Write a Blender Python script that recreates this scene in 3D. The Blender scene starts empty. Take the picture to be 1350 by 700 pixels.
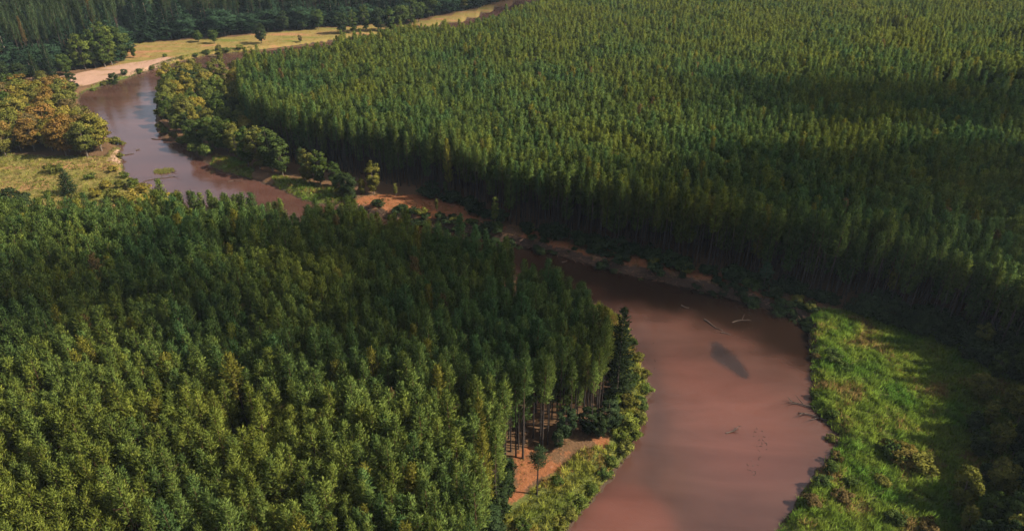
import bpy, math, random
import numpy as np

rng = np.random.default_rng(7)
random.seed(7)
scene = bpy.context.scene
COL = scene.collection

# ------------------------------------------------------------------ camera geometry
FPX, PITCH, H = 900.0, math.radians(29.8), 100.0
CP, SP = math.cos(PITCH), math.sin(PITCH)

def ground(px, py, z=0.0):
    """point of the real ground (height z) seen at photo pixel px, py"""
    u = (px - 675.0) / FPX
    v = (py - 350.0) / FPX
    dx, dy, dz = u, CP - v * SP, -SP - v * CP
    t = (H - z) / (-dz)
    return (dx * t, dy * t)

def pixel(x, y, z):
    zc = y * CP + (H - z) * SP
    vy = (H - z) * CP - y * SP
    return 675 + FPX * x / zc, 350 + FPX * vy / zc, zc

def G(pts, z=1.5):
    return [ground(p[0], p[1], p[2] if len(p) > 2 else z) for p in pts]

# ------------------------------------------------------------------ numpy helpers
def smooth_ring(pts, n=4, closed=True):
    P = np.array(pts, float)
    N = len(P)
    out = []
    for i in range(N if closed else N - 1):
        if closed:
            p0, p1, p2, p3 = P[(i - 1) % N], P[i], P[(i + 1) % N], P[(i + 2) % N]
        else:
            p0, p1, p2, p3 = P[max(i - 1, 0)], P[i], P[i + 1], P[min(i + 2, N - 1)]
        for k in range(n):
            t = k / n
            out.append(0.5 * ((2 * p1) + (-p0 + p2) * t + (2 * p0 - 5 * p1 + 4 * p2 - p3) * t * t
                              + (-p0 + 3 * p1 - 3 * p2 + p3) * t ** 3))
    if not closed:
        out.append(P[-1])
    return np.array(out)

def sdf(poly, x, y):
    """signed distance to a closed ring, positive inside"""
    poly = np.asarray(poly, float)
    x = np.asarray(x, float); y = np.asarray(y, float)
    d2 = np.full(x.shape, 1e18)
    ins = np.zeros(x.shape, bool)
    a = poly
    b = np.roll(poly, -1, axis=0)
    for (ax, ay), (bx, by) in zip(a, b):
        ex, ey = bx - ax, by - ay
        L = ex * ex + ey * ey + 1e-12
        t = np.clip(((x - ax) * ex + (y - ay) * ey) / L, 0, 1)
        qx, qy = x - ax - t * ex, y - ay - t * ey
        d2 = np.minimum(d2, qx * qx + qy * qy)
        if ay != by:
            c = ((ay > y) != (by > y)) & (x < (bx - ax) * (y - ay) / (by - ay) + ax)
            ins ^= c
    d = np.sqrt(d2)
    return np.where(ins, d, -d)

def line_dist(line, x, y):
    x = np.asarray(x, float); y = np.asarray(y, float)
    d2 = np.full(x.shape, 1e18)
    for (ax, ay), (bx, by) in zip(line[:-1], line[1:]):
        ex, ey = bx - ax, by - ay
        L = ex * ex + ey * ey + 1e-12
        t = np.clip(((x - ax) * ex + (y - ay) * ey) / L, 0, 1)
        d2 = np.minimum(d2, (x - ax - t * ex) ** 2 + (y - ay - t * ey) ** 2)
    return np.sqrt(d2)

_W = [(rng.uniform(0, 6.28), rng.uniform(0, 6.28), rng.uniform(0, 6.28)) for _ in range(24)]
def wob(x, y, s=1.0, k=0):
    """cheap smooth noise, about -1..1, wavelength about s metres"""
    v = 0
    for i in range(6):
        a, p, q = _W[(i + k) % 24]
        f = (1.0 + 0.55 * i) * 6.283 / s * 0.55
        v = v + math.pow(0.8, i) * np.sin((np.cos(a) * x + np.sin(a) * y) * f + p + 1.3 * np.sin((np.sin(a) * x - np.cos(a) * y) * f * 0.7 + q))
    return v / 2.4

def sstep(a, b, x):
    t = np.clip((x - a) / (b - a), 0, 1)
    return t * t * (3 - 2 * t)

# ------------------------------------------------------------------ layout (traced on the photo, put down on real ground)
EAST = [(960, 860), (1005, 750), (1028, 700), (1045, 672), (1060, 650), (1082, 618), (1100, 594), (1105, 580), (1097, 566),
        (1085, 555), (1069, 533), (1070, 500), (1070, 465), (1069, 436), (1064, 425), (1045, 418), (1027, 410), (983, 398),
        (940, 387), (900, 377), (846, 365), (777, 348), (708, 328), (670, 320), (640, 313), (600, 303), (560, 297),
        (520, 289), (470, 279), (430, 271), (400, 264), (363, 247), (323, 234), (290, 226), (270, 214), (248, 195),
        (222, 186), (208, 174), (206, 150), (210, 120), (228, 105), (257, 97), (290, 92), (330, 88), (386, 79),
        (450, 68), (540, 50), (620, 36), (668, 25), (730, 10), (800, -4), (900, -22)]
NORTH = [(900, -34), (800, -21), (740, -13), (700, -3), (668, 8), (640, 17), (616, 27), (540, 39), (450, 53), (386, 61), (321, 69), (285, 72),
         (257, 77), (231, 84), (206, 91), (180, 99), (165, 105), (139, 113), (113, 121), (106, 127)]
WEST = [(104, 136), (113, 148), (121, 167), (140, 180), (150, 187), (157, 196), (160, 210), (166, 230), (180, 241),
        (196, 248), (213, 258), (235, 275), (260, 290), (300, 305), (350, 318), (400, 326), (450, 331), (520, 342),
        (580, 350), (640, 360), (700, 375), (750, 390), (780, 399), (795, 404), (809, 411), (823, 421), (832, 444),
        (841, 467), (852, 494), (857, 513), (851, 535), (850, 554), (839, 574), (829, 596), (818, 614), (798, 640),
        (777, 665), (750, 697), (725, 732), (680, 830), (660, 860)]
RIVER = smooth_ring([ground(p[0], p[1], 0.0) for p in EAST + NORTH + WEST], 4)

FARBANK = np.array([ground(p[0], p[1], 0.0) for p in EAST[13:29]])

def river_d(x, y):
    """metres outside the waterline (negative in the water)"""
    return -sdf(RIVER, x, y) + 0.45 * wob(x, y, 5.0, 3) + 0.25 * wob(x, y, 1.9, 9)

def ground_z(x, y, d=None):
    x = np.asarray(x, float); y = np.asarray(y, float)
    if d is None:
        d = river_d(x, y)
    fb = np.clip(1.6 - line_dist(FARBANK, x, y) / 8.0, 0, 1)                # the undercut outer bank is steep
    up = (1 - fb) * 1.5 * sstep(0.0, 3.0, d) + fb * (1.9 + 0.35 * wob(x, y, 7.0, 15)) * sstep(0.0, 1.3, d)
    z = np.where(d > 0, 0.05 + up, -1.2 * sstep(0, 3.0, -d) + 0.05)
    z = z + np.where(d > 1, 0.22 * wob(x, y, 14.0, 5) * sstep(1, 8, d), 0)
    return z

def gz1(x, y):
    return float(ground_z(np.array([x]), np.array([y]))[0])

CROWN = [(790, 396), (777, 378), (750, 363), (720, 363), (690, 351), (667, 329), (647, 317), (606, 307), (580, 303),
         (540, 295), (508, 283), (467, 279), (426, 269), (400, 280), (380, 277), (334, 263), (285, 263), (257, 267),
         (225, 262), (180, 266), (150, 270), (103, 266), (70, 268), (46, 268), (20, 266), (-30, 262), (-90, 258)]
NEAR_FOREST = [ground(620, 900, 1.5), ground(640, 800, 1.5), ground(662, 700, 1.5), ground(668, 655, 1.5), ground(690, 615, 1.5),
               ground(712, 604, 1.5), ground(754, 589, 1.5), ground(777, 581, 1.5), ground(804, 576, 1.5), ground(803, 545, 1.5),
               ground(799, 505, 1.5)] + [ground(a, b, 21.0) for a, b in CROWN] + [(-260, 170), (-160, 40)]
EDGE_BASE = [(330, 196), (360, 209), (420, 228), (508, 244), (544, 251), (598, 264), (674, 300), (777, 324), (846, 341),
             (900, 352), (983, 372), (1062, 394), (1110, 404), (1200, 424), (1250, 442), (1325, 482), (1376, 565), (1408, 700), (1428, 800)]
NORTH_CROWN = [(900, -24), (740, -4), (690, 9), (668, 19), (616, 37), (540, 38), (450, 57), (393, 68), (340, 74), (315, 85)]
FAR_FOREST_RIGHT = G(EDGE_BASE, 1.5) + [(230, 30), (700, 300), (1000, 760), (300, 760)] + [ground(a, b, 21.0) for a, b in NORTH_CROWN] \
    + G([(300, 150), (300, 180)], 1.5)
FAR_LEFT = G([(-120, 130), (0, 108), (60, 100), (108, 90), (144, 87), (168, 77), (173, 58), (252, 52), (300, 49), (356, 42), (449, 36),
              (534, 31), (609, 16), (657, 5), (700, -9), (760, -18), (900, -38)], 1.5) + [(400, 900), (-900, 900), (-700, 380)]
AUTUMN = G([(-70, 212), (20, 206), (60, 207), (100, 214), (140, 208), (150, 190), (128, 168), (112, 148), (96, 132), (40, 136), (0, 146), (-70, 160)], 1.5)
MIXED_EDGE = G([(215, 168), (240, 182), (290, 200), (335, 208), (325, 160), (320, 128), (270, 122), (222, 122), (214, 140)], 1.5)

MEADOW = G([(1064, 424), (1085, 414), (1110, 412), (1150, 418), (1200, 428), (1250, 440), (1335, 470), (1390, 560), (1400, 620), (1390, 700), (1420, 840), (960, 860),
            (1005, 750), (1028, 700), (1060, 650), (1100, 594), (1105, 580), (1085, 555), (1069, 533), (1070, 465)], 1.0)
NEAR_STRIP = G([(600, 860), (650, 700), (668, 668), (700, 648), (735, 622), (765, 602), (805, 581), (812, 560), (812, 520), (806, 470), (795, 430), (786, 405), (795, 402),
                (823, 421), (841, 467), (857, 513), (850, 554), (829, 596), (798, 640), (750, 697), (680, 860)], 1.0)
WEST_MEADOW = G([(-120, 205), (0, 205), (60, 208), (140, 208), (156, 190), (160, 210), (166, 230), (196, 248), (235, 275), (260, 292),
                 (300, 330), (100, 330), (-120, 320)], 1.0)
NORTH_STRIP = G([(100, 130), (108, 119), (139, 108), (165, 100), (190, 92), (231, 78), (285, 67), (330, 64), (330, 69), (285, 72), (231, 84), (165, 105), (113, 121)], 1.0)
FIELD = G([(120, 92), (150, 86), (164, 80), (168, 66), (172, 58), (252, 53), (300, 50), (356, 43), (449, 36), (540, 31), (610, 16), (664, 3), (668, 8), (616, 27), (540, 39), (450, 53), (386, 61), (321, 69), (285, 72), (231, 82)], 1.5)
SAND_NORTH = G([(70, 108), (103, 97), (150, 87), (219, 76), (236, 77), (200, 89), (170, 98), (113, 113), (80, 116)], 1.5)
SAND_ROAD = smooth_ring(G([(-60, 135), (0, 117), (20, 108), (60, 104), (100, 100)], 1.5), 4, False)
SAND_BANK = G([(468, 270), (480, 262), (505, 257), (545, 259), (598, 268), (680, 300), (777, 321), (900, 350), (983, 370), (1062, 392), (1090, 404), (1062, 410),
               (983, 394), (900, 372), (777, 343), (680, 317), (600, 299), (520, 286)], 1.0)
GREEN_PATCH = [G([(276, 216), (284, 206), (310, 210), (334, 222), (330, 236)], 1.0), G([(360, 246), (362, 233), (400, 240), (440, 250), (466, 264), (440, 270), (400, 262)], 1.0)]
TRACK = smooth_ring(G([(806, 580), (780, 584), (756, 590), (740, 604), (718, 622), (700, 636), (688, 648), (677, 664)], 1.5), 4, False)
CLEARING = G([(672, 668), (664, 650), (668, 600), (690, 585), (730, 590), (770, 576), (808, 576), (800, 592), (770, 606), (735, 622), (704, 646), (684, 664)], 1.5)
SAND_WEST = G([(140, 214), (150, 198), (158, 193), (162, 204), (160, 216)], 1.0)
SAND_POINT = G([(780, 412), (788, 402), (797, 403), (823, 420), (830, 440), (820, 440), (806, 426)], 1.0)

# ------------------------------------------------------------------ materials
def new_mat(name):
    m = bpy.data.materials.new(name)
    m.use_nodes = True
    nt = m.node_tree
    nt.nodes.clear()
    out = nt.nodes.new('ShaderNodeOutputMaterial')
    return m, nt, out

def N(nt, typ, **kw):
    n = nt.nodes.new(typ)
    for k, v in kw.items():
        setattr(n, k, v)
    return n

def mixc(nt, fac, a, b, blend='MIX'):
    n = N(nt, 'ShaderNodeMix', data_type='RGBA', blend_type=blend)
    for sock, v in ((n.inputs[0], fac), (n.inputs[6], a), (n.inputs[7], b)):
        if hasattr(v, 'links') or isinstance(v, bpy.types.NodeSocket):
            nt.links.new(v, sock)
        elif isinstance(v, (int, float)):
            sock.default_value = v
        else:
            sock.default_value = (*v, 1)
    return n.outputs[2]

def math_(nt, op, a, b=None, clamp=False):
    n = N(nt, 'ShaderNodeMath', operation=op, use_clamp=clamp)
    for i, v in enumerate((a, b)):
        if v is None:
            continue
        if isinstance(v, bpy.types.NodeSocket):
            nt.links.new(v, n.inputs[i])
        else:
            n.inputs[i].default_value = v
    return n.outputs[0]

def foliage_mat(name, trans=0.3, gloss=0.04):
    """leaf colour = the tree's own tint x the variation of each leaf cluster"""
    m, nt, out = new_mat(name)
    at = N(nt, 'ShaderNodeAttribute', attribute_type='INSTANCER', attribute_name='tint')
    va = N(nt, 'ShaderNodeAttribute', attribute_type='GEOMETRY', attribute_name='leafvar')
    c = N(nt, 'ShaderNodeHueSaturation')
    nt.links.new(at.outputs['Color'], c.inputs['Color'])
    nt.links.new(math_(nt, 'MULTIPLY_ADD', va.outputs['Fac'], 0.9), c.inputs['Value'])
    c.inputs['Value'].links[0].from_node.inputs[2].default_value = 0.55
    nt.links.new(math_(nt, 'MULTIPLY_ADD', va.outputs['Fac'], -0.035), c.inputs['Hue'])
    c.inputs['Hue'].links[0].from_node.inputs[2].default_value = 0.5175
    d = N(nt, 'ShaderNodeBsdfDiffuse')
    t = N(nt, 'ShaderNodeBsdfTranslucent')
    nt.links.new(c.outputs[0], d.inputs[0])
    nt.links.new(c.outputs[0], t.inputs[0])
    mx = N(nt, 'ShaderNodeMixShader')
    mx.inputs[0].default_value = trans
    nt.links.new(d.outputs[0], mx.inputs[1]); nt.links.new(t.outputs[0], mx.inputs[2])
    nt.links.new(mx.outputs[0], out.inputs[0])
    return m

def bark_mat(name, low, high, z0, z1):
    m, nt, out = new_mat(name)
    tc = N(nt, 'ShaderNodeTexCoord')
    sx = N(nt, 'ShaderNodeSeparateXYZ')
    nt.links.new(tc.outputs['Object'], sx.inputs[0])
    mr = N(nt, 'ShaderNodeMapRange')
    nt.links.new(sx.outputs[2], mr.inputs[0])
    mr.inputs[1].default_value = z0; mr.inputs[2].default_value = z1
    nz = N(nt, 'ShaderNodeTexNoise')
    nz.inputs['Scale'].default_value = 2.5
    nt.links.new(tc.outputs['Object'], nz.inputs[0])
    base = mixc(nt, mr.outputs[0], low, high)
    dark = mixc(nt, nz.outputs[0], (0.4, 0.4, 0.4), (1.5, 1.5, 1.5))
    col = mixc(nt, 1.0, base, dark, 'MULTIPLY')
    d = N(nt, 'ShaderNodeBsdfDiffuse')
    nt.links.new(col, d.inputs[0])
    nt.links.new(d.outputs[0], out.inputs[0])
    return m

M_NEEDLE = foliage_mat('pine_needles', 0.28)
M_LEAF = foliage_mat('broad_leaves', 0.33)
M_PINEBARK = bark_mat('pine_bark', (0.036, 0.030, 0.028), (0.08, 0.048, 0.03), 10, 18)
M_BARK = bark_mat('grey_bark', (0.12, 0.10, 0.085), (0.16, 0.13, 0.10), 0, 8)
M_DEAD = bark_mat('bleached_wood', (0.065, 0.052, 0.045), (0.08, 0.064, 0.056), 0, 3)
M_WETLOG = bark_mat('wet_wood', (0.05, 0.04, 0.035), (0.07, 0.055, 0.045), 0, 3)

def grass_mat():
    m, nt, out = new_mat('grass_blades')
    at = N(nt, 'ShaderNodeAttribute', attribute_type='GEOMETRY', attribute_name='blade')
    d = N(nt, 'ShaderNodeBsdfDiffuse'); t = N(nt, 'ShaderNodeBsdfTranslucent')
    nt.links.new(at.outputs['Color'], d.inputs[0]); nt.links.new(at.outputs['Color'], t.inputs[0])
    mx = N(nt, 'ShaderNodeMixShader'); mx.inputs[0].default_value = 0.35
    nt.links.new(d.outputs[0], mx.inputs[1]); nt.links.new(t.outputs[0], mx.inputs[2])
    nt.links.new(mx.outputs[0], out.inputs[0])
    return m
M_GRASS = grass_mat()

def ground_mat():
    m, nt, out = new_mat('forest_floor_and_banks')
    geo = N(nt, 'ShaderNodeNewGeometry')
    def noise(scale, detail=5, rough=0.6):
        n = N(nt, 'ShaderNodeTexNoise')
        n.inputs['Scale'].default_value = scale; n.inputs['Detail'].default_value = detail
        n.inputs['Roughness'].default_value = rough
        nt.links.new(geo.outputs['Position'], n.inputs[0])
        return n.outputs[0]
    n1, n2, n3 = noise(0.35), noise(1.7), noise(0.06)
    def attr(nm):
        a = N(nt, 'ShaderNodeAttribute', attribute_type='GEOMETRY', attribute_name=nm)
        return a.outputs['Fac']
    def soft(a, k=0.9):
        s = math_(nt, 'ADD', a, math_(nt, 'MULTIPLY', math_(nt, 'SUBTRACT', n2, 0.5), k))
        mr = N(nt, 'ShaderNodeMapRange', interpolation_type='SMOOTHSTEP')
        nt.links.new(s, mr.inputs[0]); mr.inputs[1].default_value = 0.35; mr.inputs[2].default_value = 0.65
        return mr.outputs[0]
    litter = mixc(nt, n2, (0.05, 0.032, 0.02), (0.12, 0.07, 0.04))
    green = mixc(nt, n1, (0.035, 0.055, 0.015), (0.10, 0.10, 0.03))
    mp = N(nt, 'ShaderNodeMapping'); mp.inputs['Scale'].default_value = (0.25, 1.0, 1.0); mp.inputs['Rotation'].default_value = (0, 0, -0.35)
    nt.links.new(geo.outputs['Position'], mp.inputs[0])
    ns = N(nt, 'ShaderNodeTexNoise'); ns.inputs['Scale'].default_value = 0.09; ns.inputs['Detail'].default_value = 5; ns.inputs['Roughness'].default_value = 0.65
    nt.links.new(mp.outputs[0], ns.inputs[0])
    def step(v, a, b):
        mr = N(nt, 'ShaderNodeMapRange', interpolation_type='SMOOTHSTEP'); nt.links.new(v, mr.inputs[0])
        mr.inputs[1].default_value = a; mr.inputs[2].default_value = b
        return mr.outputs[0]
    dry = mixc(nt, n1, (0.115, 0.092, 0.028), (0.17, 0.125, 0.048))
    dry = mixc(nt, step(ns.outputs[0], 0.52, 0.62), dry, (0.20, 0.105, 0.055))
    dry = mixc(nt, step(ns.outputs[0], 0.46, 0.36), dry, (0.085, 0.095, 0.024))
    sand = mixc(nt, n2, (0.19, 0.115, 0.085), (0.29, 0.19, 0.145))
    sand = mixc(nt, step(ns.outputs[0], 0.55, 0.68), sand, (0.15, 0.10, 0.05))
    orange = mixc(nt, n2, (0.10, 0.042, 0.021), (0.215, 0.088, 0.042))
    mud_shade = mixc(nt, n2, (0.026, 0.020, 0.016), (0.065, 0.042, 0.030))
    c = mixc(nt, soft(attr('grassy')), litter, green)
    c = mixc(nt, soft(attr('dry')), c, dry)
    c = mixc(nt, soft(attr('orange')), c, orange)
    c = mixc(nt, soft(attr('sand')), c, sand)
    c = mixc(nt, soft(attr('mud_shade'), 0.6), c, mud_shade)
    d = N(nt, 'ShaderNodeBsdfDiffuse')
    nt.links.new(c, d.inputs[0])
    b = N(nt, 'ShaderNodeBump'); b.inputs['Strength'].default_value = 0.8; b.inputs['Distance'].default_value = 0.35
    nt.links.new(n2, b.inputs['Height']); nt.links.new(b.outputs[0], d.inputs['Normal'])
    nt.links.new(d.outputs[0], out.inputs[0])
    return m

def water_mat():
    m, nt, out = new_mat('muddy_river_water')
    geo = N(nt, 'ShaderNodeNewGeometry')
    def noise(scale, detail=4, xyz=(1, 1, 1), rot=0.0, dist=0.0):
        mp = N(nt, 'ShaderNodeMapping')
        mp.inputs['Scale'].default_value = xyz
        mp.inputs['Rotation'].default_value = (0, 0, rot)
        nt.links.new(geo.outputs['Position'], mp.inputs[0])
        n = N(nt, 'ShaderNodeTexNoise')
        n.inputs['Scale'].default_value = scale; n.inputs['Detail'].default_value = detail
        n.inputs['Distortion'].default_value = dist
        nt.links.new(mp.outputs[0], n.inputs[0])
        return n.outputs[0]
    silt = noise(0.05, 3, (1, 1, 1), 0, 0.6)
    a = N(nt, 'ShaderNodeAttribute', attribute_type='GEOMETRY', attribute_name='deep')
    b = N(nt, 'ShaderNodeAttribute', attribute_type='GEOMETRY', attribute_name='silt')
    base = mixc(nt, silt, (0.044, 0.0225, 0.0178), (0.060, 0.0272, 0.0218))
    base = mixc(nt, b.outputs['Fac'], base, (0.074, 0.0290, 0.0225))
    base = mixc(nt, a.outputs['Fac'], base, (0.017, 0.013, 0.014))
    streak = noise(0.10, 6, (0.28, 1.0, 1.0), 0.95, 0.8)
    mrs = N(nt, 'ShaderNodeMapRange'); nt.links.new(streak, mrs.inputs[0])
    mrs.inputs[1].default_value = 0.3; mrs.inputs[2].default_value = 0.7; mrs.inputs[3].default_value = 0.72; mrs.inputs[4].default_value = 1.22
    hs = N(nt, 'ShaderNodeHueSaturation'); nt.links.new(base, hs.inputs['Color']); nt.links.new(mrs.outputs[0], hs.inputs['Value'])
    base = hs.outputs[0]
    bank_refl = N(nt, 'ShaderNodeAttribute', attribute_type='GEOMETRY', attribute_name='clear')
    base = mixc(nt, bank_refl.outputs['Fac'], base, (0.008, 0.0045, 0.003))  # painted dark band: tree reflection and bank shade put into the water colour
    p = N(nt, 'ShaderNodeBsdfPrincipled')
    nt.links.new(base, p.inputs['Base Color'])
    p.inputs['Roughness'].default_value = 0.10
    p.inputs['IOR'].default_value = 1.33; p.inputs['Specular IOR Level'].default_value = 0.85
    rip = noise(2.6, 4, (1, 1, 1), 0.4, 0.3)
    big = noise(0.22, 2)
    hgt = math_(nt, 'ADD', math_(nt, 'MULTIPLY', rip, 0.35), math_(nt, 'MULTIPLY', big, 1.2))
    bp = N(nt, 'ShaderNodeBump'); bp.inputs['Strength'].default_value = 0.17; bp.inputs['Distance'].default_value = 0.25
    nt.links.new(hgt, bp.inputs['Height']); nt.links.new(bp.outputs[0], p.inputs['Normal'])
    nt.links.new(p.outputs[0], out.inputs[0])
    return m

# ------------------------------------------------------------------ mesh helpers
def mesh_np(name, verts, faces, mat=None, attrs=None, smooth=False):
    """faces: (n,3) or (n,4) int array"""
    me = bpy.data.meshes.new(name)
    verts = np.asarray(verts, np.float32); faces = np.asarray(faces, np.int32)
    n, k = faces.shape
    me.vertices.add(len(verts)); me.vertices.foreach_set('co', verts.ravel())
    me.loops.add(n * k); me.loops.foreach_set('vertex_index', faces.ravel())
    me.polygons.add(n)
    me.polygons.foreach_set('loop_start', np.arange(0, n * k, k, dtype=np.int32))
    me.polygons.foreach_set('loop_total', np.full(n, k, dtype=np.int32))
    if smooth:
        me.polygons.foreach_set('use_smooth', np.ones(n, dtype=bool))
    me.update(calc_edges=True)
    me.validate()
    for nm, (typ, vals) in (attrs or {}).items():
        at = me.attributes.new(nm, typ, 'POINT')
        v = np.asarray(vals, np.float32)
        if typ == 'FLOAT':
            at.data.foreach_set('value', v.ravel())
        elif typ == 'FLOAT_COLOR':
            at.data.foreach_set('color', v.ravel())
        elif typ == 'FLOAT_VECTOR':
            at.data.foreach_set('vector', v.ravel())
    if mat:
        me.materials.append(mat)
    return me

def link(name, data, parent=None):
    o = bpy.data.objects.new(name, data)
    COL.objects.link(o)
    if parent:
        o.parent = parent
    return o

def unit(v):
    return v / (np.linalg.norm(v, axis=-1, keepdims=True) + 1e-9)

def kites(cent, dirs, length, width, outn):
    """leaf / needle-tuft faces: four-point kites from cent along dirs, their faces turned roughly along outn"""
    n = len(cent)
    r = unit(outn + 0.45 * rng.normal(size=(n, 3)))
    side = unit(np.cross(dirs, r))
    gn = np.cross(side, dirs)
    side = np.where((gn * outn).sum(1, keepdims=True) < 0, -side, side)
    L = np.asarray(length).reshape(-1, 1); Wd = np.asarray(width).reshape(-1, 1)
    m = cent + dirs * L * 0.5
    v = np.stack([cent, m + side * Wd, cent + dirs * L, m - side * Wd], 1).reshape(-1, 3)
    f = np.arange(4 * n).reshape(-1, 4)
    return v, f

def foliage_mesh(name, C, D, L, Wd, V, ON, mat):
    v, f = kites(C, D, L, Wd, ON)
    me = mesh_np(name, v, f, mat, {'leafvar': ('FLOAT', np.repeat(V, 4))})
    nn = unit(ON + 0.40 * rng.normal(size=ON.shape))
    me.normals_split_custom_set_from_vertices(np.repeat(nn, 4, 0).tolist())
    return me

def tube(path, rad, sides=6):
    path = np.asarray(path, float)
    n = len(path)
    rad = np.broadcast_to(np.asarray(rad, float), (n,))
    tan = unit(np.gradient(path, axis=0))
    ref = np.array([0.31, 0.93, 0.2]) if abs(tan[0][2]) > 0.7 else np.array([0, 0, 1.0])
    u = unit(np.cross(tan, ref)); w = np.cross(tan, u)
    an = np.linspace(0, 2 * np.pi, sides, endpoint=False)
    v = (path[:, None] + rad[:, None, None] * (np.cos(an)[None, :, None] * u[:, None] + np.sin(an)[None, :, None] * w[:, None])).reshape(-1, 3)
    f = []
    for i in range(n - 1):
        for k in range(sides):
            f.append((i * sides + k, i * sides + (k + 1) % sides, (i + 1) * sides + (k + 1) % sides, (i + 1) * sides + k))
    c = len(v)
    v = np.vstack([v, path[-1:]])
    top = (n - 1) * sides
    for k in range(0, sides, 2):
        f.append((top + k, top + (k + 1) % sides, top + (k + 2) % sides, c))
    return v, np.array(f)

def join(parts):
    vs, fs, o = [], [], 0
    for v, f in parts:
        vs.append(v); fs.append(np.asarray(f) + o); o += len(v)
    return np.vstack(vs), np.vstack(fs)

# ------------------------------------------------------------------ tree prototypes
def pine_meshes(seed, edge=False):
    global rng
    keep = rng; rng = np.random.default_rng(100 + seed)
    Ht = 24.0
    zb = rng.uniform(12.5, 15.0)
    R = rng.uniform(1.3, 1.72)
    if edge:                                             # trees at the rim keep their lower boughs
        zb = rng.uniform(5.5, 8.0); R = rng.uniform(1.9, 2.3)
    bend = rng.uniform(-0.35, 0.35, 2)
    C, D, L, Wd, V, ON = [], [], [], [], [], []
    z = zb
    while z < Ht - 0.1:
        t = (z - zb) / (Ht - zb)
        prof = min(1.0, 0.50 + 1.7 * t) * (1 - t) ** 0.66 + 0.07
        nb = int(rng.integers(5, 8)) if t < 0.85 else 5
        a0 = rng.uniform(0, 6.28)
        for k in range(nb):
            a = a0 + 6.283 * k / nb + rng.normal(0, 0.25)
            if rng.random() < 0.06 + 0.30 * (t < 0.15):
                continue
            r = R * prof * rng.uniform(0.62, 1.22)
            rise = rng.uniform(0.3, 0.75) + 0.5 * t
            bv = np.clip(rng.normal(0.5, 0.2), 0.05, 0.95)
            ca, sa = math.cos(a), math.sin(a)
            mid = np.array([ca * r * 0.75, sa * r * 0.75, z + r * 0.56 * rise - 0.25])
            for s in np.linspace(0.35, 1.0, max(3, int(r / 0.24))):
                c = np.array([ca * r * s, sa * r * s, z + r * s * s * rise])
                for _ in range(6):
                    p = c + rng.normal(0, 0.18, 3)
                    C.append(p)
                    D.append(np.array([ca * 0.8, sa * 0.8, 0.95 + 0.7 * t]) + rng.normal(0, 0.38, 3))
                    L.append(rng.uniform(0.32, 0.66)); Wd.append(rng.uniform(0.045, 0.092))
                    V.append(np.clip(bv + rng.normal(0, 0.10) + 0.25 * (s - 0.7), 0, 1))
                    ON.append(0.65 * np.array([ca, sa, 0.35 + 1.2 * t]) + 1.15 * (p - mid) / (0.45 * r + 0.2))
        z += rng.uniform(0.5, 0.7)
    C, D, ON = np.array(C), unit(np.array(D)), unit(np.array(ON))
    C[:, 0] += bend[0] * np.clip((C[:, 2] - 8) / 16, 0, 1); C[:, 1] += bend[1] * np.clip((C[:, 2] - 8) / 16, 0, 1)
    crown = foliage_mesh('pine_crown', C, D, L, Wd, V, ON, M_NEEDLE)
    zz = np.array([-0.4, 0.6, 4, 8, 12, 16, 20, 23.2])
    p = np.stack([bend[0] * np.clip((zz - 8) / 16, 0, 1), bend[1] * np.clip((zz - 8) / 16, 0, 1), zz], 1)
    parts = [tube(p, [0.25, 0.18, 0.155, 0.14, 0.12, 0.09, 0.06, 0.02], 6)]
    for _ in range(7):                                   # dead lower branches and the limbs inside the crown
        zz0 = rng.uniform(6, 12); a = rng.uniform(0, 6.28); l = rng.uniform(0.6, 1.6)
        parts.append(tube([(0, 0, zz0), (math.cos(a) * l, math.sin(a) * l, zz0 + rng.uniform(-0.2, 0.3))], [0.03, 0.012], 4))
    for _ in range(10):
        zz0 = rng.uniform(12, 20); a = rng.uniform(0, 6.28); l = rng.uniform(1.0, 1.7)
        parts.append(tube([(0, 0, zz0), (math.cos(a) * l, math.sin(a) * l, zz0 + l * 0.5)], [0.045, 0.015], 4))
    v, f = join(parts)
    trunk = mesh_np('pine_trunk', v, f, M_PINEBARK, smooth=True)
    rng = keep
    return trunk, crown

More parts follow.
